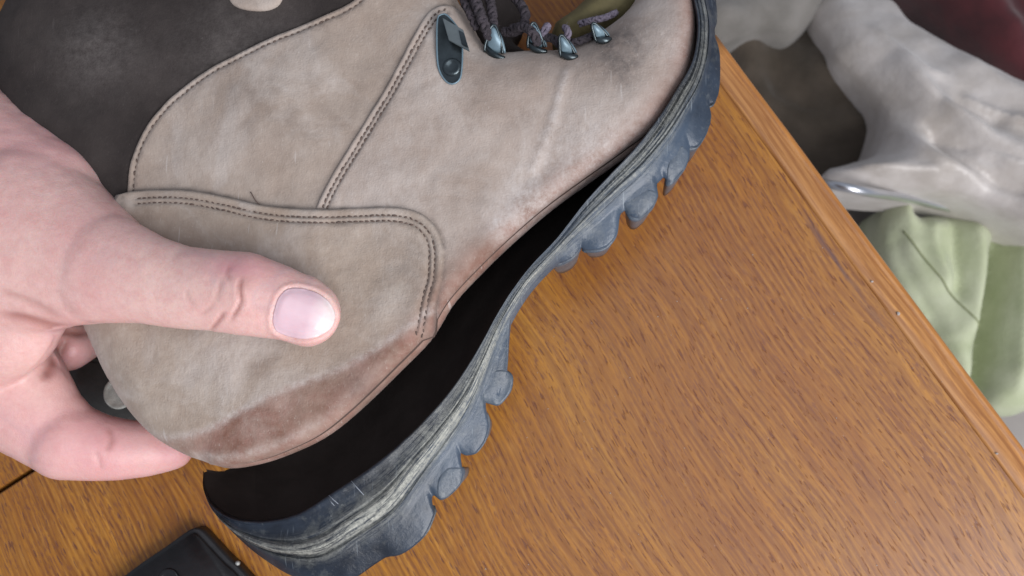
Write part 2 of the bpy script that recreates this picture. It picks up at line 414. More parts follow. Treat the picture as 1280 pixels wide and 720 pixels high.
# moulded edge: profile swept along the grain: (outward y, z)
prof = [(-RIMW, -.0011), (-RIMW + .0006, -.0003), (-RIMW + .0014, .0), (-.0090, -.0003), (-.0070, -.0010), (-.0052, -.0016), (-.0044, -.0017), (-.0036, -.0013), (-.0026, -.0016),
        (-.0014, -.0028), (-.0004, -.0048), (0, -.0075), (-.0004, -.0105), (-.0018, -.0135), (-.004, -.016), (-.008, -.0175), (-RIMW, -.018)]
seam_x = tl(P(28, 595))[0]
XA, XB = -1.0, .55
def sweep_edge(x0, x1, nm):
    bm = bmesh.new(); nx = 60; rows = []
    for i in range(nx + 1):
        x = x0 + (x1 - x0) * i / nx
        w = .00025 * mnoise.noise(Vector((x * 25, 3, 1)))
        rows.append([bm.verts.new((x, sy * (p[0] + w), p[1])) for p in prof])
    for i in range(nx):
        for k in range(len(prof)):
            k2 = (k + 1) % len(prof)
            bm.faces.new((rows[i][k], rows[i][k2], rows[i + 1][k2], rows[i + 1][k]))
    bm.faces.new(rows[0]); bm.faces.new(rows[-1][::-1]); bmesh.ops.recalc_face_normals(bm, faces=bm.faces[:])
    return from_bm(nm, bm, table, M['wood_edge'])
def board(x0, x1, nm):
    bm = bmesh.new(); y0, y1 = sorted((-sy * RIMW, -sy * .75)); box(bm, x0, x1, y0, y1, -.018, 0)
    bmesh.ops.bevel(bm, geom=[e for e in bm.edges], offset=.0006, segments=2, affect='EDGES')
    return from_bm(nm, bm, table, M['wood'], False)
GAP = .0011
for (a, b) in ((XA, seam_x - GAP), (seam_x + GAP, XB)):
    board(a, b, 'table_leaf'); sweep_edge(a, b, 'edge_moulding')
bm = bmesh.new(); y0, y1 = sorted((-sy * .02, -sy * .73)); box(bm, seam_x - .02, seam_x + .02, y0, y1, -.034, -.0185)
from_bm('batten', bm, table, mat_plain('dark_seam_wood', (.05, .03, .02), .8), False)
for x in (XA + .08, XB - .08):
    for y in (.07, .68):
        bm = bmesh.new(); tube(bm, [(x, -sy * y, -.0185), (x, -sy * y, -.1), (x, -sy * y, -.35), (x, -sy * y, FZ)], [.03, .026, .022, .018], 12)
        from_bm('leg', bm, table, M['wood_edge'])

# ------------------------------------------------------------------ boot upper: shape functions
ZC = .046
def W2(pts, z=None):
    return np.array([P(p[0], p[1], (p[2] if len(p) > 2 else z)) for p in pts])
B = [(258, 584), (290, 586), (330, 579), (370, 565), (410, 545), (450, 513), (500, 465), (540, 424),
     (568, 380), (605, 340), (645, 302), (690, 264), (740, 228), (780, 200), (816, 172), (838, 142),
     (856, 111), (866, 73), (869, 35), (863, 0), (846, -40)]
B = [(p[0], p[1], .073) for p in B]
O = [(846, -40, .073), (815, -44, .06), (800, -10, .06), (782, 20, .064), (750, 40, .068), (710, 58, .07), (665, 60, .07), (625, 62, .07), (604, 50, .07),
     (588, 22, .07), (572, -5, .07), (540, -40, .06), (450, -90, .06), (300, -120, .06), (150, -110, .06), (50, -70, .06), (4, -5, .07), (-14, 35, .07), (-12, 80, .07),
     (0, 140, .066), (30, 240, .066), (70, 340, .066), (110, 412, .066), (128, 448, .066), (150, 487, .066), (176, 522, .066), (206, 551, .066), (238, 574, .070), (258, 584, .073)]
Bw = spline(W2(B)[:, :2], 260); Ow = spline(W2(O)[:, :2], 330)
OUT = np.vstack([Bw[:-1], Ow[:-1]])
H_ = lambda px, py: P(px, py, .078)[:2]
bumps = [((330, 150), .0032, 85), ((300, 430), .0020, 90), ((455, 330), -.0022, 60), ((780, 150), .0022, 70), ((620, 180), .0008, 60),
         ((560, 130), .0012, 60), ((150, 60), .0015, 110), ((690, 230), -.0012, 50), ((385, 90), .001, 50)]
crease_ridge = spline([H_(709, 98), H_(700, 130), H_(688, 170), H_(668, 218)], 30)
crease2 = spline([H_(640, 250), H_(655, 290), H_(640, 320)], 20)
noise_cache = {}
def HS(X):
    X = np.atleast_2d(X)[:, :2]
    db, _ = pdist(X, Bw[::3]); do, _ = pdist(X, Ow[::3])
    # width grows a bit toward the forefoot
    a, b = H_(258, 584), H_(858, 40); u = np.clip(((X - a) @ (b - a)) / ((b - a) @ (b - a)), -.3, 1.1)
    hw = .0325 + .0045 * np.clip(u, 0, 1) + .001
    rb = .0075; ro = .026 * np.ones(len(X))
    near_heel = np.exp(-(((X - H_(200, 520)) ** 2).sum(1)) / (.05 ** 2)); ro = ro - .008 * near_heel
    z = ZC + hw
    t = np.clip(db / rb, 0, 1); z -= rb * .9 * (1 - np.sqrt(np.clip(1 - (1 - t) ** 2, 0, 1)))
    t = np.clip(do / ro, 0, 1); z -= ro * .8 * (1 - np.sqrt(np.clip(1 - (1 - t) ** 2, 0, 1)))
    fade = np.clip(np.minimum(db, do) / .012, 0, 1)
    for c, h, r in bumps:
        d2 = ((X - H_(*c)) ** 2).sum(1); z += fade * h * np.exp(-d2 / (r * .00028) ** 2)
    d, _ = pdist(X, crease_ridge); z += fade * (.0007 * np.exp(-(d / .0018) ** 2) - .0005 * np.exp(-(d / .006) ** 2))
    z += fade * .0009 * vnoise(X, 38, 1.3, 2) + .00035 * fade * vnoise(X, 130, 5, 2)
    return np.maximum(z, ZC + .004)

boot = thing('hiking_boot', 'taupe suede hiking boot on its side, rubber sole peeled away at the heel', 'boot')
# --- regions for colour attributes (each a stain with its own outline)
def blob(X, px, py, r, z=.078):
    return np.exp(-(((X[:, :2] - P(px, py, z)[:2]) ** 2).sum(1)) / (r * .00028) ** 2)
red_line = spline([P(*p)[:2] for p in [(180, 535, .072), (215, 546, .074), (262, 538, .077), (310, 512, .079), (370, 484, .079), (430, 462, .078), (480, 435, .077), (520, 410, .074), (548, 392, .07)]], 80)
red_poly = np.vstack([red_line, Bw[int(260 * .36)::-1], P(120, 560, .07)[None, :2]])
def a_red(X):
    ins = inside(X[:, :2], red_poly); d, _ = pdist(X, red_line); sd = np.where(ins, d, -d)
    wob = .0008 * vnoise(X, 300, 2, 2)
    base = np.clip((sd + wob + .0008) / .0016, 0, 1)
    strong = np.clip(.66 + .55 * blob(X, 315, 535, 62) + .35 * blob(X, 470, 470, 60) + .22 * vnoise(X, 60, 7, 3), 0, 1)
    db, _ = pdist(X, Bw[::2]); low = .45 * np.clip(1 - db / .010, 0, 1) + .6 * np.clip((.062 - X[:, 2]) / .006, 0, 1)
    fr = np.clip(.85 * np.exp(-((db) / .0085) ** 2) * (1 - ins), 0, 1)
    return np.clip(base * strong + low * .6 + fr, 0, 1)
def a_pale(X):
    d, _ = pdist(X, red_line); line = np.exp(-(d / .0014) ** 2) * .75
    db, t = pdist(X, Bw[::2]); edge = np.exp(-((db - .0045) / .0016) ** 2) * np.clip(1 - t / .35, 0, 1) * .7
    dc, tc = pdist(X, crease_ridge); cr = np.exp(-(dc / .0011) ** 2) * 1.0 + .15 * np.exp(-(dc / .006) ** 2)
    sc = .95 * blob(X, 655, 258, 34) + .55 * blob(X, 700, 215, 60) + .8 * blob(X, 625, 285, 20) + .5 * blob(X, 740, 190, 40) + .45 * blob(X, 790, 165, 50) + .55 * blob(X, 835, 60, 45) + .35 * blob(X, 300, 430, 60) + .35 * blob(X, 470, 245, 60) + .3 * blob(X, 250, 190, 60)
    return np.clip(line + edge + cr + sc, 0, 1)
def a_soil(X):
    sg = np.zeros(len(X))
    if 'st_q' in globals():                       # grime caught along the seams and needle holes
        gr = .45 + .55 * np.clip(.5 + 1.2 * vnoise(X, 110, 4, 2), 0, 1)
        for c_ in (qe, sv, ct): sg = np.maximum(sg, .95 * gr * np.exp(-(pdist(X, c_[::2])[0] / .0008) ** 2))
        for c_ in st_q + st_v + st_c: sg = np.maximum(sg, .55 * gr * np.exp(-(pdist(X, c_[::2])[0] / .00075) ** 2))
    return np.clip(sg + .95 * blob(X, 780, 62, 38) + .6 * blob(X, 775, 105, 30) + .4 * blob(X, 745, 55, 26) + .5 * blob(X, 455, 478, 26) + .3 * blob(X, 600, 120, 22) + .25 * blob(X, 400, 60, 30), 0, 1)
ATT = {'red': a_red, 'pale': a_pale, 'soil': a_soil}

# --- body: closed volume (top surface, mirrored underside, joined all round)
V, F, d = fill(OUT, .0026, (.0006, .0016, .0030, .005))
z = HS(V) - .0012
zb = 2 * ZC - z
z = np.where(d < 1e-5, np.maximum(z, ZC + .004), z)
dB_, _ = pdist(V, Bw); G_ = np.stack([pdist(V + np.array([1e-4, 0]), Bw)[0] - dB_, pdist(V + np.array([0, 1e-4]), Bw)[0] - dB_], 1) / 1e-4
bmi = dB_ < 1e-6
if bmi.any():
    tB = np.gradient(Bw, axis=0); nB = np.stack([-tB[:, 1], tB[:, 0]], 1); nB /= np.linalg.norm(nB, axis=1)[:, None]
    if not inside((Bw[130] + nB[130] * .004)[None], OUT)[0]: nB = -nB
    for i in np.where(bmi)[0]: G_[i] = nB[int(np.argmin(((Bw - V[i]) ** 2).sum(1)))]
SH = G_ * (.016 * np.exp(-dB_ / .016))[:, None]          # the underside draws in toward the lasting board
bm = bmesh.new()
tv = [bm.verts.new((V[i, 0], V[i, 1], z[i])) for i in range(len(V))]
bv = [bm.verts.new((V[i, 0] + SH[i, 0], V[i, 1] + SH[i, 1], zb[i])) for i in range(len(V))]
mid = {}
ec = {}
for f in F:
    bm.faces.new([tv[i] for i in f]); bm.faces.new([bv[i] for i in reversed(f)])
    for k in range(3):
        e = tuple(sorted((f[k], f[(k + 1) % 3]))); ec[e] = ec.get(e, 0) + 1
def midv(i, lvl):
    if (i, lvl) not in mid:
        fz = (.0035, .0045)[lvl]; q = min(1, fz * 2.5 / .02)
        mid[(i, lvl)] = bm.verts.new((V[i, 0] + SH[i, 0] * (.03, .22)[lvl], V[i, 1] + SH[i, 1] * (.03, .22)[lvl], z[i] - min(fz, (z[i] - zb[i]) * .4)))
    return mid[(i, lvl)]
for (a, b), c in ec.items():
    if c == 1:
        onB = dB_[a] < .0006 and dB_[b] < .0006
        bm.faces.new((tv[a], tv[b], midv(b, 0), midv(a, 0)))
        f = bm.faces.new((midv(a, 0), midv(b, 0), midv(b, 1), midv(a, 1))); f.material_index = 1 if onB else 0
        f = bm.faces.new((midv(a, 1), midv(b, 1), bv[b], bv[a])); f.material_index = 1 if onB else 0
bmesh.ops.recalc_face_normals(bm, faces=bm.faces[:])
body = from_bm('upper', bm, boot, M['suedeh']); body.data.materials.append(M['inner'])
X = np.array([v.co[:] for v in body.data.vertices])
for k, fn in ATT.items(): set_attr(body.data, k, fn(X))

# --- seams and stitch paths
def HP(pts, z=.08): return np.array([P(p[0], p[1], z)[:2] for p in pts])
quarter_edge = [(161, 262), (161, 235), (167, 200), (183, 163), (212, 128), (262, 92), (320, 62), (375, 38), (425, 16), (446, 4), (456, -10), (462, -50)]
seam_vamp = [(396, 266), (410, 235), (440, 186), (470, 138), (498, 90), (520, 48), (536, 18), (550, 4), (566, -2)]
counter_top = [(150, 246), (180, 240), (235, 240), (285, 248), (335, 259), (396, 264), (450, 262), (500, 262), (530, 270), (549, 288), (557, 312), (556, 350), (549, 380), (545, 402), (540, 424)]
grooves = {}
def groove(pts, off=0, z=.08):
    p = spline(HP(pts, z), 160); return p
qe = groove(quarter_edge); sv = groove(seam_vamp); ct = groove(counter_top)
st_q = [offset_line(qe, -.0024)[6:]]
st_v = [offset_line(sv, -.0026)[3:-8], offset_line(sv, -.0042)[3:-8]]
st_c = [offset_line(ct, -.0033)[8:], offset_line(ct, -.0053)[8:]]
# make sure the offsets fall inside their panels
if inside(H_(300, 150)[None], np.vstack([st_q[0], H_(460, 240)[None]]))[0] is False: pass

def stitches(paths, zf, parent, name='stitching', step=.0024, ln=.00080, rad=.00030, mat='thread'):
    bm = bmesh.new()
    for p in paths:
        L = np.r_[0, np.cumsum(np.linalg.norm(np.diff(p, axis=0), axis=1))]
        s = np.arange(.001, L[-1], step)
        c = np.stack([np.interp(s, L, p[:, k]) for k in range(2)], 1); c2 = np.stack([np.interp(s + .0005, L, p[:, k]) for k in range(2)], 1)
        z0 = zf(c)
        for i in range(len(c)):
            t = c2[i] - c[i]
            if np.linalg.norm(t) < 1e-9: continue
            t /= np.linalg.norm(t); a_ = rng.normal(0, .26); t = np.array([t[0] * math.cos(a_) - t[1] * math.sin(a_), t[0] * math.sin(a_) + t[1] * math.cos(a_)])
            l = ln * rng.uniform(.8, 1.25); zz = z0[i] + .00016 + rng.normal(0, .00012)
            pts = [(c[i][0] + t[0] * l * q, c[i][1] + t[1] * l * q, zz - .0003 * abs(q) ** 2) for q in (-1, -.6, 0, .6, 1)]
            tube(bm, pts, [rad * .35, rad * .9, rad, rad * .9, rad * .35], 5)
    o = from_bm(name, bm, parent, M[mat]); o['kind'] = 'stuff'; return o
def gz(base, off, paths, depth=.00075, w=.00062):
    def f(X):
        z = base(X) + off
        for p in paths:
            d, _ = pdist(X, p[::2]); z = z - depth * np.exp(-(d / w) ** 2)
        return z
    return f
def clip_out(poly, inset=.0008):
    """keep a panel outline inside the boot outline"""
    out = []
    for p in poly:
        if inside(p[None], OUT)[0]:
            out.append(p)
    return np.array(out)
# collar (dark, lowest)
ring_o = Ow
i0 = 330 * 0
def near_idx(C, px, py, z=.07):
    q = P(px, py, z)[:2]; return int(np.argmin(((C - q) ** 2).sum(1)))
ia, ib = near_idx(Ow, 530, -48, .06), near_idx(Ow, 112, 415, .066)
cen = H_(300, 200)
def shrink(C, r):
    t = np.gradient(C, axis=0); n_ = np.stack([-t[:, 1], t[:, 0]], 1); n_ /= np.linalg.norm(n_, axis=1)[:, None]
    m = C[len(C) // 2] + n_[len(C) // 2] * r
    s = 1 if inside(m[None], OUT)[0] else -1
    return C + n_ * r * s
Oin = shrink(Ow, .0012); Bin = shrink(Bw, .0012)
collar_poly = np.vstack([Oin[ia:ib:3], HP([(200, 330), (300, 300), (420, 200), (500, 40)])])
QREG = np.vstack([qe[::2], HP([(620, -60), (600, 200), (500, 420), (200, 420)])])
def zcollar(X):
    dq, _ = pdist(X, qe[::2]); puff = .0016 * (1 - np.exp(-(dq / .012) ** 2))
    # fine pressed wrinkles along the padded edge
    a = H_(370, 20); w = np.exp(-(((X - a) ** 2).sum(1)) / (.022) ** 2)
    dr = (X - a) @ np.array([.93, .36]); wr = .00016 * np.sin(dr * 3200 + 2 * vnoise(X, 80, 3, 1)) * w
    ins = inside(X[:, :2], QREG) & (dq > .0004)
    return HS(X) - .0002 + np.where(ins, -.0022, puff + wr)
collar = panel('collar', collar_poly, .0020, zcollar, .003, M['collar'], boot, (.0006,), ATT)
for k in ('red', 'pale', 'soil'):
    vals = np.zeros(len(collar.data.vertices)); 
    if k == 'pale':
        X = np.array([v.co[:] for v in collar.data.vertices]); vals = .14 * blob(X, 130, 70, 60) + .10 * blob(X, 300, 60, 80)
    collar.data.attributes[k].data.foreach_set('value', vals.astype(np.float32))
# quarter (ankle) panel
io = near_idx(Oin, 572, -8); io2 = near_idx(Oin, 500, -65, .06)
q_poly = np.vstack([qe[::2], Oin[io2:io:-2] if io2 > io else Oin[io:io2:2][::-1], offset_line(sv, -.003)[::-3], HP([(390, 285), (330, 280), (250, 262), (180, 262)])])
zq = gz(HS, .0010, st_q)
quarter = panel('ankle_panel', q_poly, .0017, zq, .0022, M['suede2'], boot, (.0005, .0012), ATT, .0014, .0012, st_q, M['seam'])
stitches(st_q, zq, quarter)
# vamp panel
ie = near_idx(Oin, 572, -5); vb = near_idx(Bin, 545, 418, .075)
v_poly = np.vstack([sv[::2], Oin[0:near_idx(Oin, 580, 6):2][::-1], Bin[::-2][: (len(Bin) - vb + 6) // 2], HP([(530, 400), (520, 330), (500, 285), (440, 278)])])
zv = gz(HS, .0022, st_v)
vamp = panel('vamp', v_poly, .0015, zv, .0030, M['suede'], boot, (.0005, .0012), ATT, .0016, .0015, st_v, M['seam'])
stitches(st_v, zv, vamp, step=.0022)
# heel counter
hb = near_idx(Oin, 90, 380, .066); vb2 = near_idx(Bin, 541, 424, .075)
c_poly = np.vstack([ct[::2], Bin[vb2 - 2:2:-2], Oin[:hb - 1:-2][1:], HP([(118, 330), (135, 270)])])
zc_ = gz(HS, .0036, st_c)
counter = panel('heel_counter', c_poly, .0015, zc_, .0036, M['suedeh'], boot, (.0005, .0012), ATT, .0016, .0016, st_c, M['seam'])
stitches(st_c, zc_, counter, step=.0021)
# loose thread end on the counter seam
bm = bmesh.new(); q = spline(np.array([np.r_[p, 0] for p in HP([(318, 243), (324, 253), (332, 262), (337, 270)])]), 10)
zz = zq(q[:, :2]); tube(bm, [(q[i, 0], q[i, 1], zz[i] + .0014) for i in range(10)], .00022, 5)
from_bm('loose_thread', bm, boot, M['thread'])
# light leather pull tab at the top of the collar
tab = HP([(283, -30), (284, -4), (296, 7), (320, 11), (342, 6), (352, -6), (356, -30)], .085)
panel('pull_tab', spline(tab, 50, True), .0016, lambda X: zcollar(X) + .0016, .002, M['suede2'], boot, (.0005,), ATT)

# --- tongue (olive, behind the hooks) and dark lining
def mound(name, pts, z0, h, mat, parent, sp=.002, r=.012):
    poly = spline(np.array([P(p[0], p[1], z0)[:2] for p in pts]), 70, True)
    V, F, d = fill(poly, sp)
    t = np.clip(d / r, 0, 1); zt = z0 + h * np.sqrt(1 - (1 - t) ** 2) + .0005 * vnoise(V, 90, 2, 2)
    bm = bmesh.new(); tv = [bm.verts.new((V[i, 0], V[i, 1], zt[i])) for i in range(len(V))]; bv = [bm.verts.new((V[i, 0], V[i, 1], z0 - h - .004)) for i in range(len(V))]
    ec = {}
    for f in F:
        bm.faces.new([tv[i] for i in f]); bm.faces.new([bv[i] for i in reversed(f)])
        for k in range(3):
            e = tuple(sorted((f[k], f[(k + 1) % 3]))); ec[e] = ec.get(e, 0) + 1
    for (a, b), c in ec.items():
        if c == 1: bm.faces.new((tv[a], tv[b], bv[b], bv[a]))
    bmesh.ops.recalc_face_normals(bm, faces=bm.faces[:])
    return from_bm(name, bm, parent, mat)
mound('tongue', [(690, 40), (715, 20), (745, -8), (780, -40), (830, -40), (820, 10), (790, 40), (740, 60), (700, 66)], .052, .016, M['tongue'], boot)
mound('tongue_lining', [(575, -30), (640, -40), (648, -6), (650, 25), (640, 50), (660, 70), (620, 80), (590, 50)], .040, .010, M['collar'], boot)

# --- laces
bm = bmesh.new(); bm2 = bmesh.new()
def lace(pts, rad, target, n=40, tw=.00035):
    q = spline(np.array([P(*p) for p in pts]), n); 
    rr = [rad * (1 + .05 * math.sin(i * 1.9)) for i in range(n)]
    q = spline(q, n * 3); tg = np.gradient(q, axis=0); L_ = np.r_[0, np.cumsum(np.linalg.norm(np.diff(q, axis=0), axis=1))]
    for k in range(5):
        pp_ = []
        for i in range(len(q)):
            t_ = Vector(tg[i]).normalized(); x_ = t_.cross(Vector((0, 0, 1))).normalized(); y_ = x_.cross(t_)
            ph_ = L_[i] / .0062 * 2 * math.pi * (1 if k % 2 else -1) + k * 2 * math.pi / 5
            pp_.append(tuple(Vector(q[i]) + (x_ * math.cos(ph_) + y_ * math.sin(ph_)) * rad * .55))
        tube(target, pp_, rad * .50, 6)
    for _ in range(int(L_[-1] / .0007)):                # loose fibres
        i = int(rng.integers(0, len(q))); a_ = Vector(q[i]); dn_ = Vector(rng.normal(0, 1, 3)); dn_.z = abs(dn_.z); dn_.normalize()
        tube(target, [a_ + dn_ * rad * .8, a_ + dn_ * rad * 1.2, a_ + dn_ * rad * 1.45 + Vector(rng.normal(0, .0002, 3))], [.00006, .00005, .00003], 3)
lace([(585, -25, .082), (594, 0, .084), (603, 25, .083), (613, 48, .080)], .0021, bm)
lace([(600, -30, .074), (612, 0, .078), (616, 25, .080), (617, 50, .080)], .0019, bm)
lace([(622, -20, .07), (648, 2, .074), (657, 22, .076), (648, 38, .074), (630, 40, .07)], .0019, bm)
lace([(640, 36, .074), (655, 34, .079), (667, 42, .081), (672, 55, .078)], .0018, bm)
lace([(672, 46, .076), (690, 48, .079), (700, 56, .080), (712, 66, .076)], .0016, bm)
lace([(700, 55, .074), (722, 52, .078), (745, 44, .078), (760, 52, .072)], .0015, bm)
lace([(575, -10, .079), (586, 14, .081), (596, 36, .078)], .0016, bm)
lace([(680, 44, .078), (682, 36, .080), (686, 32, .080)], .0016, bm2, 14)
lace([(724, 30, .070), (738, 26, .0725), (756, 22, .073), (770, 16, .070)], .0013, bm2, 24)
lace([(708, 50, .078), (710, 40, .080), (706, 34, .078)], .0014, bm2, 14)
laces = from_bm('laces', bm, boot, M['lace']); from_bm('frayed_lace', bm2, boot, M['lavender'])
laces['label'] = 'dark purple grey laces threaded behind the hooks'

# --- lace hooks
def extrude_px(bm, poly, z, th, tilt=None):
    """plate from a pixel outline; tilt = function giving z offset of each point"""
    pts = [P(p[0], p[1], z + (p[2] if len(p) > 2 else 0)) for p in poly]
    a = [bm.verts.new(tuple(p)) for p in pts]; b = [bm.verts.new((p[0], p[1], p[2] - th)) for p in pts]; n_ = len(a)
    bm.faces.new(a); bm.faces.new(b[::-1])
    for i in range(n_): bm.faces.new((a[i], a[(i + 1) % n_], b[(i + 1) % n_], b[i]))
    return bm
def finish_plate(name, bm, parent, bev=.0004):
    bmesh.ops.recalc_face_normals(bm, faces=bm.faces[:])
    bmesh.ops.bevel(bm, geom=bm.edges[:], offset=bev, segments=2, affect='EDGES', clamp_overlap=True)
    o = from_bm(name, bm, parent, M['steel'], False); return o
zh = float(zv(H_(562, 70)[None])[0])
hk = bmesh.new()
oval = [(547, 24), (552, 18), (560, 20), (575, 40), (578, 62), (577, 88), (574, 100), (565, 105), (556, 100), (548, 84), (546, 55)]
extrude_px(hk, [(p[0], p[1], 0) for p in spline(oval, 28, True)], zh + .0022, .0026)
big = finish_plate('lace_hook', hk, boot, .0003); big['label'] = 'large ankle lace hook on an oval riveted plate'
bm = bmesh.new()   # rivet dome
c = P(565, 84, zh + .0022)
for i, (rr, h) in enumerate([(.0036, -.0002), (.0034, .0004), (.0029, .0009), (.0022, .0007), (.0018, .0004), (.0008, .0003)]):
    ring = [bm.verts.new((c[0] + rr * math.cos(a), c[1] + rr * math.sin(a), c[2] + h)) for a in np.linspace(0, 2 * math.pi, 20, endpoint=False)]
    if i: [bm.faces.new((prev[k], prev[(k + 1) % 20], ring[(k + 1) % 20], ring[k])) for k in range(20)]
    prev = ring
bm.faces.new(prev); from_bm('rivet', bm, big, M['steel'])
bm = bmesh.new()   # folded lip standing over the plate
extrude_px(bm, [(553, 22), (579, 37), (587, 64), (561, 50)], zh + .0062, .0010)
finish_plate('hook_lip', bm, big, .0002).data.materials[0] = M['lip']
bm = bmesh.new(); extrude_px(bm, [(553, 22), (558, 25), (565, 52), (561, 50)], zh + .0052, .0032); finish_plate('hook_web', bm, big, .0002)
bm = bmesh.new(); q_ = spline(np.array([P(p[0], p[1], zh + .0022) for p in oval]), 50, True); tube(bm, [tuple(p) for p in q_], .00035, 6, True); from_bm('plate_glint', bm, big, M['steel_lit'])  # thin pale wire added as the highlight along the plate edge
bm = bmesh.new(); extrude_px(bm, [(573, 37), (580, 41), (585, 59), (577, 55)], zh + .0069, .0006); finish_plate('hook_tip', bm, big, .0002)
CUP = 1
def hook(cx, cy, s, rot, nm='lace_hook', zo=0.0):
    """folded triangular loop: back plate, raised cup, curled foot"""
    zb_ = float(zv(np.array([P(cx, cy + 12, .08)[:2]]))[0]) + zo
    R_ = lambda x, y: (cx + s * (x * math.cos(rot) - y * math.sin(rot)), cy + s * (x * math.sin(rot) + y * math.cos(rot)))
    b_ = bmesh.new()
    # cup: a curved shell, high at the back edge and meeting the foot at the front
    n1, n2 = 9, 9; grid = []
    for i in range(n1):
        u = i / (n1 - 1); row = []
        for j in range(n2):
            w = j / (n2 - 1) * 2 - 1
            y = -18 + 30 * u; half = 3.2 + 9.5 * u ** .8 - 3.0 * u ** 4
            x = w * half + 5 * u
            z_ = .0042 * (1 - u) ** .8 + .0016 * (1 - w * w) * math.sin(math.pi * min(u + .15, 1)) - .0002
            px_, py_ = R_(x, y); row.append(b_.verts.new(tuple(P(px_, py_, zb_ + z_))))
        grid.append(row)
    for i in range(n1 - 1):
        for j in range(n2 - 1): b_.faces.new((grid[i][j], grid[i][j + 1], grid[i + 1][j + 1], grid[i + 1][j]))
    bmesh.ops.recalc_face_normals(b_, faces=b_.faces[:])
    o = from_bm(nm, b_, boot, M['steel_lit']); m_ = o.modifiers.new('thick', 'SOLIDIFY'); m_.thickness = .0007; m_.offset = 0
    # wire rim round the cup
    r_ = bmesh.new(); rim = [grid_pt for grid_pt in []]
    pts = []
    for (x, y, h) in [(9, 13, .0002), (8, 4, .0014), (5, -8, .0034), (2, -17, .0046), (-1, -20, .005), (-5, -16, .0046), (-8, -6, .0032), (-11, 4, .0014), (-11, 11, .0002)]:
        px_, py_ = R_(x + 2, y); pts.append(P(px_, py_, zb_ + h + .0003))
    q_ = spline(np.array(pts), 26); tube(r_, [tuple(p) for p in q_], .00055, 6); from_bm('hook_rim', r_, o, M['steel'])
    f_ = bmesh.new(); pts = []
    for (x, y, h) in [(-8, 4, .0008), (-3, 11, .0010), (5, 16, .0011), (14, 18, .0008)]:
        px_, py_ = R_(x, y); pts.append(P(px_, py_, zb_ + h))
    q_ = spline(np.array(pts), 14); tube(f_, [tuple(p) for p in q_], [.0005 + .0009 * math.sin(math.pi * min(1, .15 + .8 * i / 13)) for i in range(14)], 8)
    from_bm('hook_foot', f_, o, M['steel']); return o
hook(616, 53, 1.1, 0.0); hook(668, 48, 1.0, -.12); hook(706, 60, .85, -.35, zo=.0004); hook(748, 42, .75, -.55, zo=.0008)

# ------------------------------------------------------------------ sole
RIM = [(254, 588, .047), (255, 612, .058), (268, 634, .067), (296, 649, .073), (335, 651, .077), (375, 641, .079), (420, 613, .080), (465, 583, .080), (505, 550, .080), (545, 510, .080), (575, 472, .080),
       (600, 432, .080), (622, 392, .080), (641, 362, .081), (665, 331, .082), (697, 297, .084), (732, 252, .085), (765, 216, .086), (795, 184, .087), (822, 149, .087), (845, 113, .087), (865, 77, .087), (872, 35, .087), (867, 0, .085), (853, -40, .076), (822, -72, .047)]
OUTR = [(256, 592, .047), (262, 622, .057), (282, 654, .065), (318, 690, .070), (370, 722, .073), (425, 730, .074), (468, 706, .074), (512, 672, .074), (540, 622, .074), (568, 575, .074), (595, 528, .074),
        (612, 480, .074), (624, 440, .074), (641, 402, .075), (664, 366, .076), (696, 332, .078), (733, 303, .080), (775, 268, .081), (815, 236, .082), (842, 205, .082), (864, 165, .082), (882, 122, .081), (892, 75, .079), (892, 25, .076), (874, -38, .068), (842, -90, .047)]
LUGS = [
 [(541, 634), (540, 650), (529, 672), (504, 693), (486, 697), (470, 699), (455, 706), (438, 708), (462, 672), (507, 634)],
 [(545, 622), (553, 626), (566, 616), (576, 603), (579, 588), (572, 584), (555, 586), (546, 600)],
 [(576, 567), (591, 569), (602, 558), (608, 546), (611, 528), (606, 514), (592, 512), (578, 520), (570, 544)],
 [(604, 501), (611, 505), (622, 507), (632, 497), (638, 486), (640, 470), (631, 462), (612, 464), (599, 478)],
 [(686, 332), (696, 333), (708, 329), (719, 322), (728, 308), (716, 306), (700, 315)],
 [(727, 310), (738, 313), (750, 312), (762, 306), (772, 291), (774, 270), (770, 256), (752, 268), (736, 290)],
 [(779, 254), (784, 266), (790, 273), (800, 273), (811, 265), (818, 257), (823, 243), (816, 237), (798, 237), (785, 242)],
 [(833, 228), (841, 228), (850, 219), (858, 208), (862, 192), (852, 182), (840, 188), (834, 206)],
 [(858, 184), (866, 186), (874, 182), (883, 168), (888, 154), (888, 138), (878, 134), (866, 150), (860, 168)],
 [(877, 130), (889, 131), (895, 126), (899, 114), (901, 92), (901, 66), (896, 45), (886, 50), (881, 78), (881, 102)],
 [(893, 30), (899, 20), (899, -8), (893, -30), (884, -26), (884, 6)],
 [(380, 722), (396, 728), (430, 728), (428, 714), (400, 708)],
]
LOWR = [(258, 584), (262, 586), (280, 587), (305, 583), (340, 576), (380, 561), (420, 538), (455, 508), (490, 474), (522, 441), (548, 412), (570, 378), (592, 353), (615, 330), (645, 302),
        (680, 272), (717, 243), (755, 217), (790, 190), (820, 156), (840, 123), (855, 80), (859, 35), (853, 0), (840, -35), (822, -72)]
NS = 560; NF = 56
Rw = curve_at([P(*p) for p in RIM], NS); Tw = curve_at([P(*p) for p in OUTR], NS)
Rw[:, 2] = np.maximum(Rw[:, 2], ZC + .0004); Tw[:, 2] = np.maximum(Tw[:, 2], ZC + .0004)
Lw = curve_at([P(p[0], p[1], 2 * ZC - r[2]) for p, r in zip(LOWR, RIM)], NS)
LUGPX = LUGS
FX = np.ones(NS)
lw = [spline(np.array([P(p[0], p[1], .080 if L[0][1] < 330 else .075)[:2] for p in L]), 40, True) for L in LUGS]
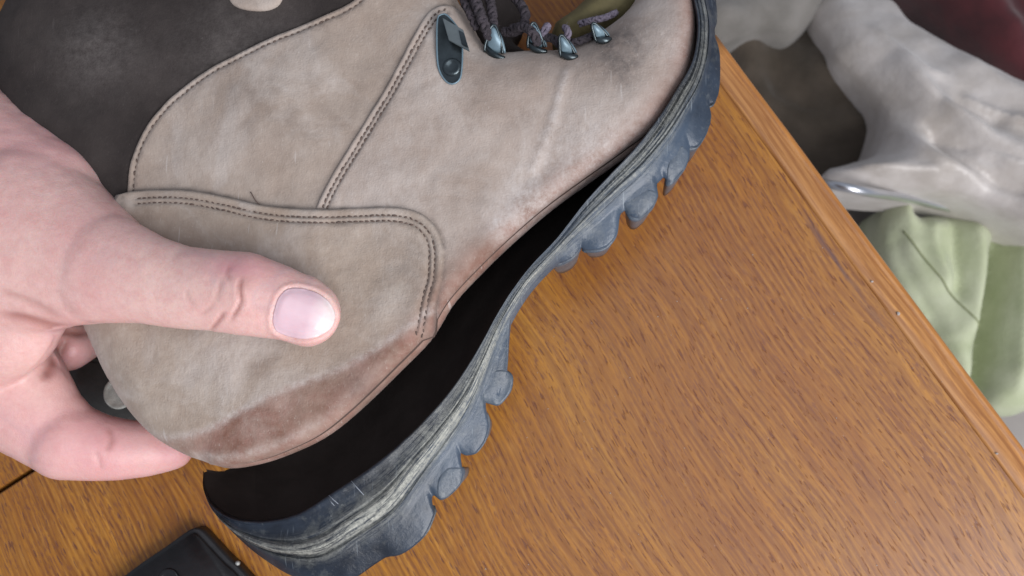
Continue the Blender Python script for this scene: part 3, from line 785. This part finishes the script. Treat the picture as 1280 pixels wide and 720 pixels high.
for i in range(2, NS - 2):
    dv = Tw[i, :2] - Rw[i, :2]; fsx = np.linspace(1.0, 1.0 + .016 / (np.linalg.norm(dv) + 1e-9), 60)
    pp = Rw[i, :2] + fsx[:, None] * dv; hit = np.zeros(60, bool)
    for q in lw: hit |= inside(pp, q)
    if hit.any(): FX[i] = fsx[np.where(hit)[0].max()]
FX = np.convolve(np.r_[FX[:1], FX, FX[-1:]], [.25, .5, .25], 'valid')
TwX = Rw + FX[:, None] * (Tw - Rw); TwX[:, 2] = Tw[:, 2]
gap_dir = Lw[:, :2] - Rw[:, :2]; gl = np.linalg.norm(gap_dir, axis=1)[:, None] + 1e-9
LOFF = gap_dir * 1.0
_t = np.gradient(Rw[:, :2], axis=0); _n = np.stack([-_t[:, 1], _t[:, 0]], 1); _n /= np.linalg.norm(_n, axis=1)[:, None]
if np.dot(_n[NS // 2], gap_dir[NS // 2]) < 0: _n = -_n
kk = np.clip((Rw[:, 2] - ZC) / .028, 0, 1)[:, None]
LOFF = (LOFF + _n * .009) * kk                     # lower rim is still glued to the upper, 9 mm further in
slen = np.r_[0, np.cumsum(np.linalg.norm(np.diff(Rw, axis=0), axis=1))]
st = np.linspace(0, 25, NS)
def sm(x, a, b):
    t = np.clip((x - a) / (b - a), 0, 1); return t * t * (3 - 2 * t)
def gs(x, c, w): return np.exp(-((x - c) / w) ** 2)
def side_profile(s, f):
    """relief of the sidewall: s = station 0..25, f = 0 rim .. 1 tread edge (metres outward)"""
    hi = np.exp(-((s - 5) / 4.5) ** 2); fore = sm(s, 14, 17)
    h = .0026 * np.sin(np.pi * np.clip(f, 0, 1)) ** .8
    h += .0009 * gs(f, .03, .035)                                    # lip
    h -= .0010 * gs(f, .20, .10) * (.3 + .7 * hi)                    # shallow channel
    h += .0012 * gs(f, .46, .09) * (.4 + .6 * hi)                    # raised band
    h -= .0013 * gs(f, .345 + .01 * np.sin(s * 1.3), .014) * (.5 + .5 * hi)
    h -= .0016 * gs(f, .585 + .02 * np.sin(s * .9), .018) * (.25 + .75 * hi)
    h -= .0012 * gs(f, .40 + .2 * sm(s, 18, 23), .02) * fore
    h -= .0009 * gs(f, .16, .02) * fore
    h += .0005 * np.sin(s * 42) * gs(f, .17, .06) * fore * .5        # fine ribbing near the toe
    return h
bm = bmesh.new(); uvl = bm.loops.layers.uv.new('UVMap')
fs = np.linspace(0, 1, NF) ** .95
rings = []; meta = {}
for i in range(NS):
    R, T, s = Rw[i], Tw[i], st[i]; k = min(1, (R[2] - ZC) / .028)
    ring = []
    rel = side_profile(s, fs) * k
    TX = TwX[i]
    for j, f in enumerate(fs):
        p = R + f * (TX - R) if f > .999 else R + min(f, 1) * (T - R) + (max(0, (f - .80) / .20) ** 1.0) * (TX - T); wob = (.00022 * mnoise.noise(Vector((slen[i] * 160, f * 7, 2)))) * k
        if f == 0: wob += .0005 * mnoise.noise(Vector((slen[i] * 260, 4, 2)))
        v = bm.verts.new((p[0], p[1], p[2] + rel[j] + wob)); meta[v] = (slen[i], f, 0, s); ring.append(v)
    out = (T - R); out[2] = 0; out /= np.linalg.norm(out) + 1e-9
    zt, zb2 = T[2], 2 * ZC - T[2]
    for a in np.linspace(.15, .85, 7):      # tread face, slightly bellied
        zz = zt + (zb2 - zt) * a; e = .0022 * math.sin(math.pi * a) ** .5
        ex_ = (TX - T) * (max(0, 1 - (a - .15) / .30) ** .5 if a < .45 else 0)
        v = bm.verts.new((T[0] + ex_[0] + out[0] * e + LOFF[i][0] * a, T[1] + ex_[1] + out[1] * e + LOFF[i][1] * a, zz)); meta[v] = (slen[i], 1.1 + a, 0, s); ring.append(v)
    for f in np.linspace(1, 0, 8):
        p = R + f * (T - R); v = bm.verts.new((p[0] + LOFF[i][0], p[1] + LOFF[i][1], 2 * ZC - p[2] - .002 * k * math.sin(math.pi * f))); meta[v] = (slen[i], f, 0, s); ring.append(v)
    th = .0030 * k
    hi_ = max(R[2] - th, ZC + .0002); lo_ = 2 * ZC - hi_
    dep = .62
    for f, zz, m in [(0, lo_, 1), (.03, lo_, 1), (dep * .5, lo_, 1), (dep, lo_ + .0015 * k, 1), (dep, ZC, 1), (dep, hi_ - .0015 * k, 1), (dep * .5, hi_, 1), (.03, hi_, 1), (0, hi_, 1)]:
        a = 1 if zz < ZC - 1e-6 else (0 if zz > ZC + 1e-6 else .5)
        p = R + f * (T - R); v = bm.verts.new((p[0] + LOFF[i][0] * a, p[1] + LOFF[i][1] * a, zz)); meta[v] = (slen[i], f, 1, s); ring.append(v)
    rings.append(ring)
nr = len(rings[0])
for i in range(NS - 1):
    for j in range(nr):
        a, b, c, d_ = rings[i][j], rings[i][(j + 1) % nr], rings[i + 1][(j + 1) % nr], rings[i + 1][j]
        f = bm.faces.new((a, b, c, d_))
        inn = meta[a][2] + meta[b][2]
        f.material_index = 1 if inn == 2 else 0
        for l in f.loops: l[uvl].uv = (meta[l.vert][0], meta[l.vert][1] if meta[l.vert][1] < 3 else 0)
bm.faces.new(rings[0]); bm.faces.new(rings[-1][::-1])
bmesh.ops.recalc_face_normals(bm, faces=bm.faces[:])
bm.verts.index_update()
ml = [None] * len(bm.verts)
for v, m_ in meta.items(): ml[v.index] = m_
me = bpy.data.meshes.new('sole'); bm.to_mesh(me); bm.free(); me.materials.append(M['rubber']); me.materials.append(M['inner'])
sole = link('sole', me, boot)
sole['label'] = 'blue grey rubber sole hanging open from the heel to the arch'
ml = np.array(ml); sF, sS = ml[:, 1], ml[:, 3]
mud = (1 - ml[:, 2]) * (np.clip(gs(sF, .47, .13) * (.35 + .9 * gs(sS, 8, 3.2)) + .75 * gs(sF, .40, .28) * gs(sS, 10.5, 3) + .4 * gs(sF, .5, .3) * gs(sS, 13.5, 3) + .7 * gs(sF, .25, .14) * sm(sS, 15, 17) * gs(sS, 18, 3.5), 0, 1))
filmf = lambda s_, f_: np.clip(.0 + .85 * sm(s_, 5.5, 9) * sm(f_, .1, .6) + .6 * gs(s_, 14.5, 4) - .7 * sm(s_, 18.5, 22), 0, 1)
film = filmf(sS, sF)
set_attr(me, 'mud', mud); set_attr(me, 'film', film)

sbvh = BVHTree.FromPolygons([tuple(v.co) for v in me.vertices], [tuple(p.vertices) for p in me.polygons])
LUGFLUSH = [1, 0, 1, 0, 1, 1, 0, 0, 1, 1, 1, 1]
for li, L in enumerate(LUGS):
    z0 = .0775 if L[0][1] > 330 else .0835
    if L[0][1] < 60: z0 = .0805
    pl = spline(np.array([P(p[0], p[1], z0)[:2] for p in L]), 34, True)
    V, F, d = fill(pl, .0016, (.0004, .0009))
    cen = pl.mean(0); ztop = np.empty(len(V)); _, tt = pdist(V, Tw[::2]); ii = np.clip((tt * (NS - 1)).astype(int), 0, NS - 1)
    for q in range(len(V)):
        h = sbvh.ray_cast(Vector((V[q, 0], V[q, 1], .2)), Vector((0, 0, -1)), .2)
        zz = h[0].z if (h[0] is not None and h[0].z > Tw[ii[q], 2] - .004) else Tw[ii[q], 2] - .0006
        ztop[q] = min(zz, Tw[ii[q], 2] + .002)
    under = np.array([1.0 if sbvh.ray_cast(Vector((q[0], q[1], .2)), Vector((0, 0, -1)), .145)[0] is not None else 0.0 for q in V])
    lift_ = .0002 - .0011 * under * LUGFLUSH[li]
    ztop = ztop + lift_ - .0006 * (1 - np.sqrt(1 - (1 - np.clip(d / .0007, 0, 1)) ** 2)) + .0002 * vnoise(V, 200, 3, 2)
    bm = bmesh.new(); tv = [bm.verts.new((V[i, 0], V[i, 1], ztop[i])) for i in range(len(V))]
    for f in F: bm.faces.new([tv[i] for i in f])
    be = [e for e in bm.edges if e.is_boundary]
    for stp in (.006, .010, .008):
        ex = bmesh.ops.extrude_edge_only(bm, edges=be)
        vs_ = [v for v in ex['geom'] if isinstance(v, bmesh.types.BMVert)]; be = [e for e in ex['geom'] if isinstance(e, bmesh.types.BMEdge)]
        for v in vs_:
            v.co.z -= stp; v.co.x += (cen[0] - v.co.x) * .14; v.co.y += (cen[1] - v.co.y) * .14
    bmesh.ops.holes_fill(bm, edges=be)
    bmesh.ops.recalc_face_normals(bm, faces=bm.faces[:])
    lg = from_bm('tread_lug', bm, sole, M['rubber'])
    nv = len(lg.data.vertices); set_attr(lg.data, 'mud', np.full(nv, .12)); set_attr(lg.data, 'film', np.full(nv, float(filmf(st[ii].mean(), 1.0))))
# scratches across the heel sidewall: thin raised burrs
bm = bmesh.new()
for a, b in [((439, 601), (455, 619)), ((411, 619), (423, 630)), ((412, 625), (418, 632))]:
    A, Bq = P(a[0], a[1], .0818), P(b[0], b[1], .0822); tube(bm, [tuple(A), tuple((A + Bq) / 2 + np.array([0, 0, .0002])), tuple(Bq)], [.0001, .00018, .0001], 5)
scr = from_bm('scratch_burrs', bm, sole, mat_plain('scuffed_rubber', (.3, .33, .38), .7)); scr['kind'] = 'stuff'

# ------------------------------------------------------------------ person: hand and sleeve
person = thing('person', 'pale hand reaching in from the left, thumb pressed on the heel of the boot', 'person')
bm = bmesh.new()
def cap(a, b, flat=1.0):
    """tapered capsule between (px,py,z,rpx) balls; flat squashes it in z"""
    A, Bv = P(*a[:3]), P(*b[:3]); ra, rb_ = a[3] * PXM(a[2]), b[3] * PXM(b[2])
    n_ = max(3, int(np.linalg.norm(Bv - A) / (min(ra, rb_) * .22)))
    for i in range(n_ + 1):
        t = i / n_; c = A + (Bv - A) * t; r = ra + (rb_ - ra) * t
        m_ = Matrix.Translation(Vector(c)) @ Matrix.Diagonal((1, 1, flat, 1))
        bmesh.ops.create_icosphere(bm, subdivisions=3, radius=r, matrix=m_)
def chain(pts, flat=1.0):
    for a, b in zip(pts[:-1], pts[1:]): cap(a, b, flat)
# thumb
chain([(374, 385, .0945, 45), (385, 392, .0945, 43.5)], .62)
chain([(384, 390, .0945, 41), (345, 377, .0955, 49), (305, 367, .097, 55), (270, 363, .097, 54), (225, 359, .096, 55), (180, 348, .095, 60), (130, 335, .092, 74)], .68)
chain([(130, 335, .090, 74), (80, 318, .086, 98), (20, 300, .080, 135)], .72)
chain([(20, 290, .078, 140), (-80, 240, .070, 170), (-220, 190, .066, 170)], .62)
chain([(-40, 190, .07, 62), (-90, 150, .07, 80)], .8)
# web / first interosseous and index finger
chain([(30, 330, .080, 90), (0, 396, .076, 86), (-50, 420, .07, 92)], .62)
chain([(-120, 330, .06, 150), (-60, 420, .058, 105), (14, 488, .056, 74), (52, 526, .054, 57), (84, 551, .052, 50)], .72)
chain([(84, 551, .052, 50), (120, 559, .049, 43), (150, 562, .046, 39), (185, 561, .042, 35), (215, 561, .038, 27)], .9)
# middle, ring and little finger closing round the back of the heel
chain([(-60, 400, .045, 80), (40, 425, .040, 46), (84, 432, .034, 34), (112, 420, .024, 28), (150, 400, .013, 22)], .9)
chain([(-110, 330, .045, 75), (0, 350, .038, 40), (50, 340, .028, 34), (90, 330, .016, 27), (125, 315, .010, 20)], .9)
chain([(-150, 260, .045, 65), (-40, 270, .036, 34), (10, 262, .026, 29), (45, 250, .015, 24), (75, 240, .009, 18)], .9)
me = bpy.data.meshes.new('hand'); bm.to_mesh(me); bm.free()
hand = link('hand', me, None, M['skin'])
r = hand.modifiers.new('r', 'REMESH'); r.mode = 'VOXEL'; r.voxel_size = .00095; r.use_smooth_shade = True
sm_ = hand.modifiers.new('s', 'SMOOTH'); sm_.factor = .6; sm_.iterations = 14
dg = bpy.context.evaluated_depsgraph_get(); ev = hand.evaluated_get(dg)
nm_ = bpy.data.meshes.new_from_object(ev); hand.modifiers.clear(); hand.data = nm_; nm_.name = 'hand'
nv = len(nm_.vertices); co = np.empty(nv * 3); nm_.vertices.foreach_get('co', co); co = co.reshape(-1, 3)
no = np.array([v.normal[:] for v in nm_.vertices])
# project back to picture pixels to place creases on the skin that faces up
def to_px(X):
    d = (X - np.array(CAMPOS)) @ RM
    return np.stack([640 + FPX * d[:, 0] / -d[:, 2], 360 - FPX * d[:, 1] / -d[:, 2]], 1)
PXc = to_px(co); up = (no[:, 2] > .1) & (co[:, 2] > .03)
disp = np.zeros(nv); cre = np.zeros(nv)
def crease(pts, depth, w, lipf=.18):
    global disp, cre
    p = spline(np.array(pts, float), 24); d, t = pdist(PXc, p); endf = np.clip(np.minimum(t, 1 - t) * 5, 0, 1)
    g = np.exp(-(d / w) ** 2) * endf * up; depth *= .75; disp -= depth * g; cre += g * min(1, depth / .0007) * .8
    disp += depth * lipf * (np.exp(-((d - w * 2.4) / (w * 1.3)) ** 2)) * endf * up
crease([(303, 343), (300, 360), (301, 378), (292, 395), (287, 405)], .0009, 2.6)
crease([(281, 388), (274, 400), (262, 415)], .0008, 2.6)
crease([(278, 346), (274, 362), (270, 378)], .0004, 2.6)
crease([(233, 360), (236, 372), (244, 384)], .0003, 2.6)
crease([(288, 330), (284, 342), (290, 352)], .0004, 3)
crease([(250, 395), (262, 385), (270, 378)], .0003, 3)
crease([(-10, 392), (30, 398), (70, 410), (98, 416), (125, 410)], .0012, 6, .2)
crease([(88, 417), (74, 440), (62, 462), (50, 476)], .0016, 7, .3)
crease([(-5, 360), (35, 376), (80, 398)], .0005, 5)
crease([(135, 530), (140, 548), (132, 566)], .0005, 4)
crease([(118, 560), (124, 575), (128, 590)], .0003, 3)
# nail fold and pads
nail_px = [(357, 363), (370, 360), (384, 362), (398, 367), (410, 376), (417, 387), (419, 398), (414, 410), (403, 418), (388, 423), (372, 423), (356, 419), (345, 413), (341, 402), (343, 388), (348, 373)]
npoly = spline(np.array(nail_px, float), 80, True)
dn, _ = pdist(PXc, npoly, True); insn = inside(PXc, npoly)
disp += .0005 * np.exp(-((dn - 3.5) / 3.2) ** 2) * up * (~insn); disp -= .0006 * np.exp(-(dn / 2.0) ** 2) * up; disp -= .0004 * insn * up
disp += .0006 * np.exp(-(((PXc - np.array([305, 362])) / np.array([22, 30])) ** 2).sum(1)) * up
disp += .0010 * np.exp(-(((PXc - np.array([50, 250])) / np.array([60, 14])) @ np.array([[1], [0]])[:, 0]) ** 2) * 0
disp += .00009 * np.array([mnoise.fractal(Vector(c) * 160, 1, 2, 2) for c in co])
co2 = co + no * disp[:, None]; nm_.vertices.foreach_set('co', co2.ravel()); nm_.update()
pk = np.clip(.45 * np.exp(-(((PXc - np.array([215, 570])) / np.array([24, 12])) ** 2).sum(1)) + .75 * np.exp(-(((PXc - np.array([295, 335])) / np.array([40, 14])) ** 2).sum(1)) + .5 * np.exp(-(((PXc - np.array([130, 560])) / np.array([110, 60])) ** 2).sum(1))
             + .55 * np.exp(-(((PXc - np.array([90, 445])) / np.array([34, 30])) ** 2).sum(1)) + .3 * np.exp(-(((PXc - np.array([60, 170])) / np.array([90, 40])) ** 2).sum(1)), 0, 1)
set_attr(nm_, 'pinkness', pk); set_attr(nm_, 'crease', np.clip(cre + .6 * np.exp(-(((PXc - np.array([307, 356])) / np.array([9, 9])) ** 2).sum(1)) * .5, 0, 1) * up)
nm_.polygons.foreach_set('use_smooth', [True] * len(nm_.polygons))
hand.parent = person
bvh = BVHTree.FromPolygons([tuple(c) for c in co2], [tuple(p.vertices) for p in nm_.polygons])
def mat_nail():
    n = NT('fingernail'); v = n.coord('Object')
    c = n.mix(n.attr('tip'), (.72, .50, .56), (.82, .70, .69)); c = n.mix(n.ramp(n.noise(v, 180, 3), [(.5, 0), (.7, .3)]), c, (.64, .40, .46))
    m_ = n.coord('Object', (1, 1, 1), (0, 0, .4)); s_ = n.n('ShaderNodeMapping'); n.inp(s_.inputs[0], m_); s_.inputs['Scale'].default_value = (60, 1600, 1)
    return n.set(base=c, rough=.22, normal=n.bump(n.noise(s_.outputs[0], 1, 2), .12, .0002), sss=.2, ssr=(1, .5, .4), ssscale=.002, coat=.3, coatr=.15)
M['nail'] = mat_nail()
def nail(name, outline, zref, tipfn, lift):
    pl = spline(np.array(outline, float), 70, True); V, F, d = fill(pl, 2.6, (1.0,))
    bm = bmesh.new(); vs_ = []; tip = []
    for i, (x, y) in enumerate(V):
        tgt = Vector(P(x, y, 0)); dr = (tgt - CAMPOS).normalized(); h = bvh.ray_cast(CAMPOS, dr)
        q = h[0] if h[0] is not None else Vector(P(x, y, zref))
        q = q - dr * (lift * (1 - .6 * (1 - min(1, d[i] / 5)))); vs_.append(bm.verts.new(q)); tip.append(tipfn(x, y))
    for f in F:
        try: bm.faces.new([vs_[i] for i in f])
        except ValueError: pass
    bmesh.ops.smooth_vert(bm, verts=bm.verts[:], factor=.5, use_axis_z=True); bmesh.ops.smooth_vert(bm, verts=[v for v in bm.verts if not v.is_boundary], factor=.5, use_axis_z=True)
    bmesh.ops.recalc_face_normals(bm, faces=bm.faces[:])
    if sum(f.normal.z for f in bm.faces) < 0: bmesh.ops.reverse_faces(bm, faces=bm.faces[:])
    o = from_bm(name, bm, hand, M['nail']); set_attr(o.data, 'tip', tip)
    m_ = o.modifiers.new('t', 'SOLIDIFY'); m_.thickness = .0007; m_.offset = -1
    return o
nail('thumbnail', nail_px, .1, lambda x, y: float(np.clip(((x - 385) * .95 + (y - 395) * .25) / 26, 0, 1)), .0009)
# sleeve cuff round the wrist
bm = bmesh.new(); A, Bv = np.array(P(-64, 258, .066)), np.array(P(-266, 173, .066))
dirv = (Bv - A) / np.linalg.norm(Bv - A); perp = np.array([-dirv[1], dirv[0], 0]); nrg = 20; seg = 80
rowsv = []
for i in range(nrg):
    s_ = i / (nrg - 1); c = A + dirv * (s_ * .075 - .006); r_ = .047 + .008 * min(1, i / 3) + .002 * math.sin(s_ * 30) + .003 * s_
    rowsv.append([bm.verts.new(tuple(c + perp * (r_ + .0007 * math.cos(k * math.pi)) * math.cos(2 * math.pi * k / seg) + np.array([0, 0, 1]) * (r_ * .62) * math.sin(2 * math.pi * k / seg))) for k in range(seg)])
for i in range(nrg - 1):
    for k in range(seg): bm.faces.new((rowsv[i][k], rowsv[i][(k + 1) % seg], rowsv[i + 1][(k + 1) % seg], rowsv[i + 1][k]))
for k in range(seg): pass
bm.normal_update()
sl = from_bm('sleeve', bm, person, mat_plain('grey_rib_knit', (.42, .43, .40), .9, 0, 900, .6)); sl.data.materials.append(mat_plain('teal_trim', (.12, .33, .32), .9, 0, 900, .5))
for i, p in enumerate(sl.data.polygons):
    if i < seg * 2: p.material_index = 1
m_ = sl.modifiers.new('t', 'SOLIDIFY'); m_.thickness = .0016

# ------------------------------------------------------------------ small black things on the table
def slab(name, pts, z0, h, mat, label, cat, bev=.003, n=60, seg=4):
    pl = spline(np.array([P(p[0], p[1], z0 + h)[:2] for p in pts]), n, True) if n else np.array([P(p[0], p[1], z0 + h)[:2] for p in pts])
    bm = bmesh.new(); a = [bm.verts.new((p[0], p[1], z0 + h)) for p in pl]; f = bm.faces.new(a)
    if f.normal.z < 0: f.normal_flip()
    ex = bmesh.ops.extrude_face_region(bm, geom=[f])
    for v in ex['geom']:
        if isinstance(v, bmesh.types.BMVert): v.co.z = z0
    bmesh.ops.recalc_face_normals(bm, faces=bm.faces[:])
    te = [e for e in bm.edges if all(v.co.z > z0 + h * .9 for v in e.verts)]
    bmesh.ops.bevel(bm, geom=te, offset=bev, segments=seg, affect='EDGES')
    o = thing(name, label, cat); b = from_bm('case', bm, o, mat)
    return o
rc = [(138, 735), (170, 708), (205, 684), (230, 666), (240, 661), (249, 664), (266, 682), (284, 701), (300, 716), (330, 760), (300, 830), (180, 860), (110, 780)]
ph = slab('phone', rc, .0005, .009, M['black'], 'corner of a black plastic device lying on the table below the hand', 'device', .0022, 90)
bm = bmesh.new(); c = P(211, 724, .0098)
for i, (rr, h) in enumerate([(.0048, 0), (.0046, .0006), (.0036, .0008), (.0030, .0002), (.001, .0001)]):
    ring = [bm.verts.new((c[0] + rr * math.cos(a), c[1] + rr * math.sin(a), c[2] + h)) for a in np.linspace(0, 2 * math.pi, 28, endpoint=False)]
    if i: [bm.faces.new((prev[k], prev[(k + 1) % 28], ring[(k + 1) % 28], ring[k])) for k in range(28)]
    prev = ring
bm.faces.new(prev); from_bm('round_button', bm, ph, mat_plain('gloss_black', (.01, .01, .012), .2))
bm = bmesh.new(); c = P(297, 704, .006); bmesh.ops.create_icosphere(bm, subdivisions=2, radius=.0011, matrix=Matrix.Translation(Vector(c)))
from_bm('side_stud', bm, ph, M['silver'])
po = slab('pouch', [(88, 440), (106, 447), (134, 449), (170, 446), (230, 470), (240, 540), (180, 560), (110, 540), (80, 500)], .0005, .012, M['slate'],
          'dark slate pouch with a round pale snap, seen through the gap between hand and heel', 'pouch', .002, 60)
bm = bmesh.new(); c = P(149, 491, .0130)
for i, (rr, h) in enumerate([(.0074, 0), (.0072, .0006), (.0064, .0009), (.0056, .0005), (.0030, .0006), (.001, .0007)]):
    ring = [bm.verts.new((c[0] + rr * math.cos(a), c[1] + rr * math.sin(a), c[2] + h)) for a in np.linspace(0, 2 * math.pi, 32, endpoint=False)]
    if i: [bm.faces.new((prev[k], prev[(k + 1) % 32], ring[(k + 1) % 32], ring[k])) for k in range(32)]
    prev = ring
bm.faces.new(prev); from_bm('snap', bm, po, mat_plain('pale_snap', (.75, .78, .72), .55, 0, 700, .8, .3))

# ------------------------------------------------------------------ clothes and things beyond the table edge, below it
def mat_cloth(name, c, c2, rough=.8, sheen=.3, sc=25, weave=900, **kw):
    n = NT(name); v = n.coord('Object')
    cc = n.mix(n.ramp(n.noise(v, sc, 4, .6), [(.35, 0), (.65, 1)]), c, c2)
    b = n.bump(n.noise(v, weave, 3, .6), .25, .001); b = n.bump(n.noise(v, 45, 4, .6), .35, .004, b)
    return n.set(base=cc, rough=rough, sheen=sheen, normal=b, **kw)
def cloth(name, pts, z0, folds, mat, label, cat, sp=.007, slope=(0, 0), edge=.03, amp_noise=.012, drop=.03, lines=()):
    """cloth heap; folds = list of (px direction angle deg, wavelength m, amplitude m, phase)"""
    pl = spline(np.array([P(p[0], p[1], z0)[:2] for p in pts]), 130, True)
    V, F, d = fill(pl, sp); cen = V.mean(0); z = np.full(len(V), z0)
    w = vnoise(V, 5, z0 * 31, 2)
    for a, wl, am, phs in folds:
        a = math.radians(a); u = (V - cen) @ np.array([math.cos(a), math.sin(a)]) + .03 * w
        s_ = np.sin(2 * math.pi * u / wl + phs); z += am * (np.sign(s_) * np.abs(s_) ** .8)
    z += (V - cen) @ np.array(slope) + amp_noise * vnoise(V, 9, 3.3, 3) + amp_noise * .3 * vnoise(V, 30, 1, 2)
    Z1 = lambda p: P(p[0], p[1], z0)[:2]
    for lp, wd, am in lines:
        q = spline(np.array([Z1(p) for p in lp]), 40); dl, tl_ = pdist(V, q); z += am * np.exp(-np.sqrt((dl / wd) ** 2 + .05) * 1.4) * 1.3 * np.clip(np.minimum(tl_, 1 - tl_) * 6, 0, 1)
    z -= drop * (1 - np.clip(d / edge, 0, 1)) ** 2
    bm = bmesh.new(); tv = [bm.verts.new((V[i, 0], V[i, 1], z[i])) for i in range(len(V))]
    for f in F: bm.faces.new([tv[i] for i in f])
    bmesh.ops.recalc_face_normals(bm, faces=bm.faces[:])
    if sum(f.normal.z for f in bm.faces) < 0: bmesh.ops.reverse_faces(bm, faces=bm.faces[:])
    # skirt falling to the floor so the heap has a body
    be = [e for e in bm.edges if e.is_boundary]
    for stp in (.03, .06):
        ex = bmesh.ops.extrude_edge_only(bm, edges=be)
        be = [e for e in ex['geom'] if isinstance(e, bmesh.types.BMEdge)]
        for v in ex['geom']:
            if isinstance(v, bmesh.types.BMVert): v.co.z = max(FZ + .003, v.co.z - stp)
    o = from_bm(name, bm, None, mat); tag(o, label, cat); return o
beige = mat_cloth('beige_satin_cloth', (.44, .40, .37), (.60, .56, .54), .30, .4, spec=.5)
brown = mat_cloth('shade_brown', (.050, .038, .026), (.082, .064, .048), .9)  # very dark brown: shade of the garment folds put into the cloth colour
grey = mat_cloth('grey_fleece', (.17, .16, .145), (.24, .225, .21), .9)
redc = mat_cloth('dark_red_wool', (.05, .007, .011), (.085, .012, .017), .9)
green = mat_cloth('sage_canvas', (.44, .49, .31), (.54, .58, .41), .8)
cloth('beige_jacket', [(1044, -60), (1062, 30), (1072, 52), (1102, 88), (1122, 132), (1110, 180), (1070, 198), (1040, 206), (1046, 222), (1090, 232), (1150, 238), (1205, 244), (1245, 262), (1285, 285), (1360, 300), (1360, 130), (1290, 86), (1232, 46), (1180, -6), (1150, -60)],
      -.42, [(60, .16, .008, .5)], beige, 'crumpled beige shiny jacket in a heap beyond the table edge', 'jacket', slope=(.10, -.35), amp_noise=.007, sp=.0045,
      lines=[([(1120, 60), (1180, 140), (1270, 200), (1320, 220)], .012, .016), ([(1170, 130), (1220, 180), (1300, 230)], .007, .012), ([(1150, 150), (1200, 210), (1290, 260)], .008, -.014), ([(1110, 100), (1150, 190), (1230, 235)], .010, .012), ([(1060, 200), (1100, 215), (1180, 222)], .008, .010), ([(1200, 60), (1250, 110), (1320, 150)], .014, .010), ([(1190, 120), (1240, 150), (1310, 180)], .004, .012), ([(1200, 190), (1250, 215), (1310, 240)], .004, .012), ([(1160, 170), (1200, 190), (1240, 215)], .004, -.010), ([(1100, 10), (1150, 80), (1190, 100)], .006, .008), ([(1180, 130), (1215, 140), (1250, 165)], .016, -.010)])
cloth('brown_shade_cloth', [(870, 10), (930, 20), (1000, 10), (1060, 0), (1110, 60), (1150, 140), (1120, 215), (1030, 225), (960, 150), (900, 70)],
      -.52, [(20, .11, .012, .2), (70, .06, .005, 0)], brown, 'dark brown cloth standing in for the shade between table edge and beige jacket', 'coat')
cloth('grey_fleece_top', [(860, -70), (1050, -70), (1035, -10), (1016, 14), (995, 26), (960, 22), (925, 34), (890, 40), (862, 20)],
      -.46, [(80, .08, .008, .4)], grey, 'grey fleece lying behind the boot toe above the brown cloth', 'fleece')
cloth('red_blanket', [(1150, -80), (1180, -20), (1236, 40), (1294, 80), (1370, 120), (1400, -80)],
      -.50, [(30, .07, .006, .4)], redc, 'dark red woollen blanket at the top right corner', 'blanket')
cloth('green_bag', [(1120, 262), (1126, 245), (1142, 240), (1154, 248), (1160, 262), (1184, 260), (1206, 260), (1238, 268), (1262, 276), (1330, 290), (1340, 470), (1300, 515), (1262, 520), (1230, 500), (1180, 440), (1140, 370), (1122, 310)],
      -.47, [(-14, .12, .004, 1.9)], green, 'pale sage green canvas bag standing on the floor by the table', 'bag', sp=.004, edge=.02, drop=.03, amp_noise=.005,
      lines=[([(1256, 270), (1252, 340), (1240, 420), (1236, 520)], .010, -.060), ([(1275, 280), (1278, 380), (1270, 500)], .012, .018), ([(1172, 262), (1168, 300), (1190, 360)], .010, .012), ([(1215, 262), (1225, 330), (1222, 430)], .012, .012), ([(1128, 270), (1140, 330), (1190, 420)], .010, -.012), ([(1196, 262), (1196, 320), (1205, 380)], .006, -.010)])
bm = bmesh.new(); q = spline(np.array([P(1010, 226, -.44), P(1050, 233, -.40), P(1085, 240, -.405), P(1130, 247, -.44), P(1180, 258, -.47), P(1300, 285, -.50)]), 30)
tube(bm, [tuple(p) for p in q], .0045, 12)
ch = thing('metal_rail', 'polished metal rail crossing between beige jacket and green bag', 'rail'); from_bm('tube', bm, ch, mat_plain('chrome', (.75, .77, .82), .3, 1, 100, .02, .05))
for x in (1050, 1360):
    c = P(x, 240 if x < 1200 else 286, -.5); bm = bmesh.new(); tube(bm, [(c[0], c[1], -.5), (c[0], c[1], FZ)], .006, 10); from_bm('post', bm, ch, M['silver'])

bagob = bpy.data.objects['green_bag']
bb = BVHTree.FromPolygons([tuple(v.co) for v in bagob.data.vertices], [tuple(p.vertices) for p in bagob.data.polygons])
bm = bmesh.new(); pts = []
for p in spline(np.array([(1134, 286.), (1150, 312), (1178, 350), (1214, 394), (1238, 420)]), 30):
    w_ = P(p[0], p[1], -.47); h = bb.ray_cast(Vector((w_[0], w_[1], 0)), Vector((0, 0, -1)))
    if h[0] is not None: pts.append((w_[0], w_[1], h[0].z + .0006))
tube(bm, pts, .0008, 6); from_bm('bag_seam', bm, bagob, mat_plain('dark_green_seam', (.26, .29, .15), .9))

# crumbs and dust on the table top
bm = bmesh.new()
for (px, py, r_) in [(1090, 352, .0007), (1123, 392, .0008), (1246, 567, .0007)] + [(rng.uniform(560, 1230), rng.uniform(300, 715), rng.uniform(.00012, .0003)) for _ in range(70)]:
    c = P(px, py, r_ * .5)
    if tl(c)[1] * sy > -.002: continue
    bmesh.ops.create_icosphere(bm, subdivisions=1, radius=r_, matrix=Matrix.Translation(Vector(c)) @ Matrix.Diagonal((1, rng.uniform(.6, 1.2), .6, 1)))
cr_ = from_bm('crumbs', bm, None, mat_plain('pale_crumb', (.42, .38, .36), .8), False); cr_['kind'] = 'stuff'
tag(cr_, 'pale crumbs and dust scattered over the table top', 'crumbs')
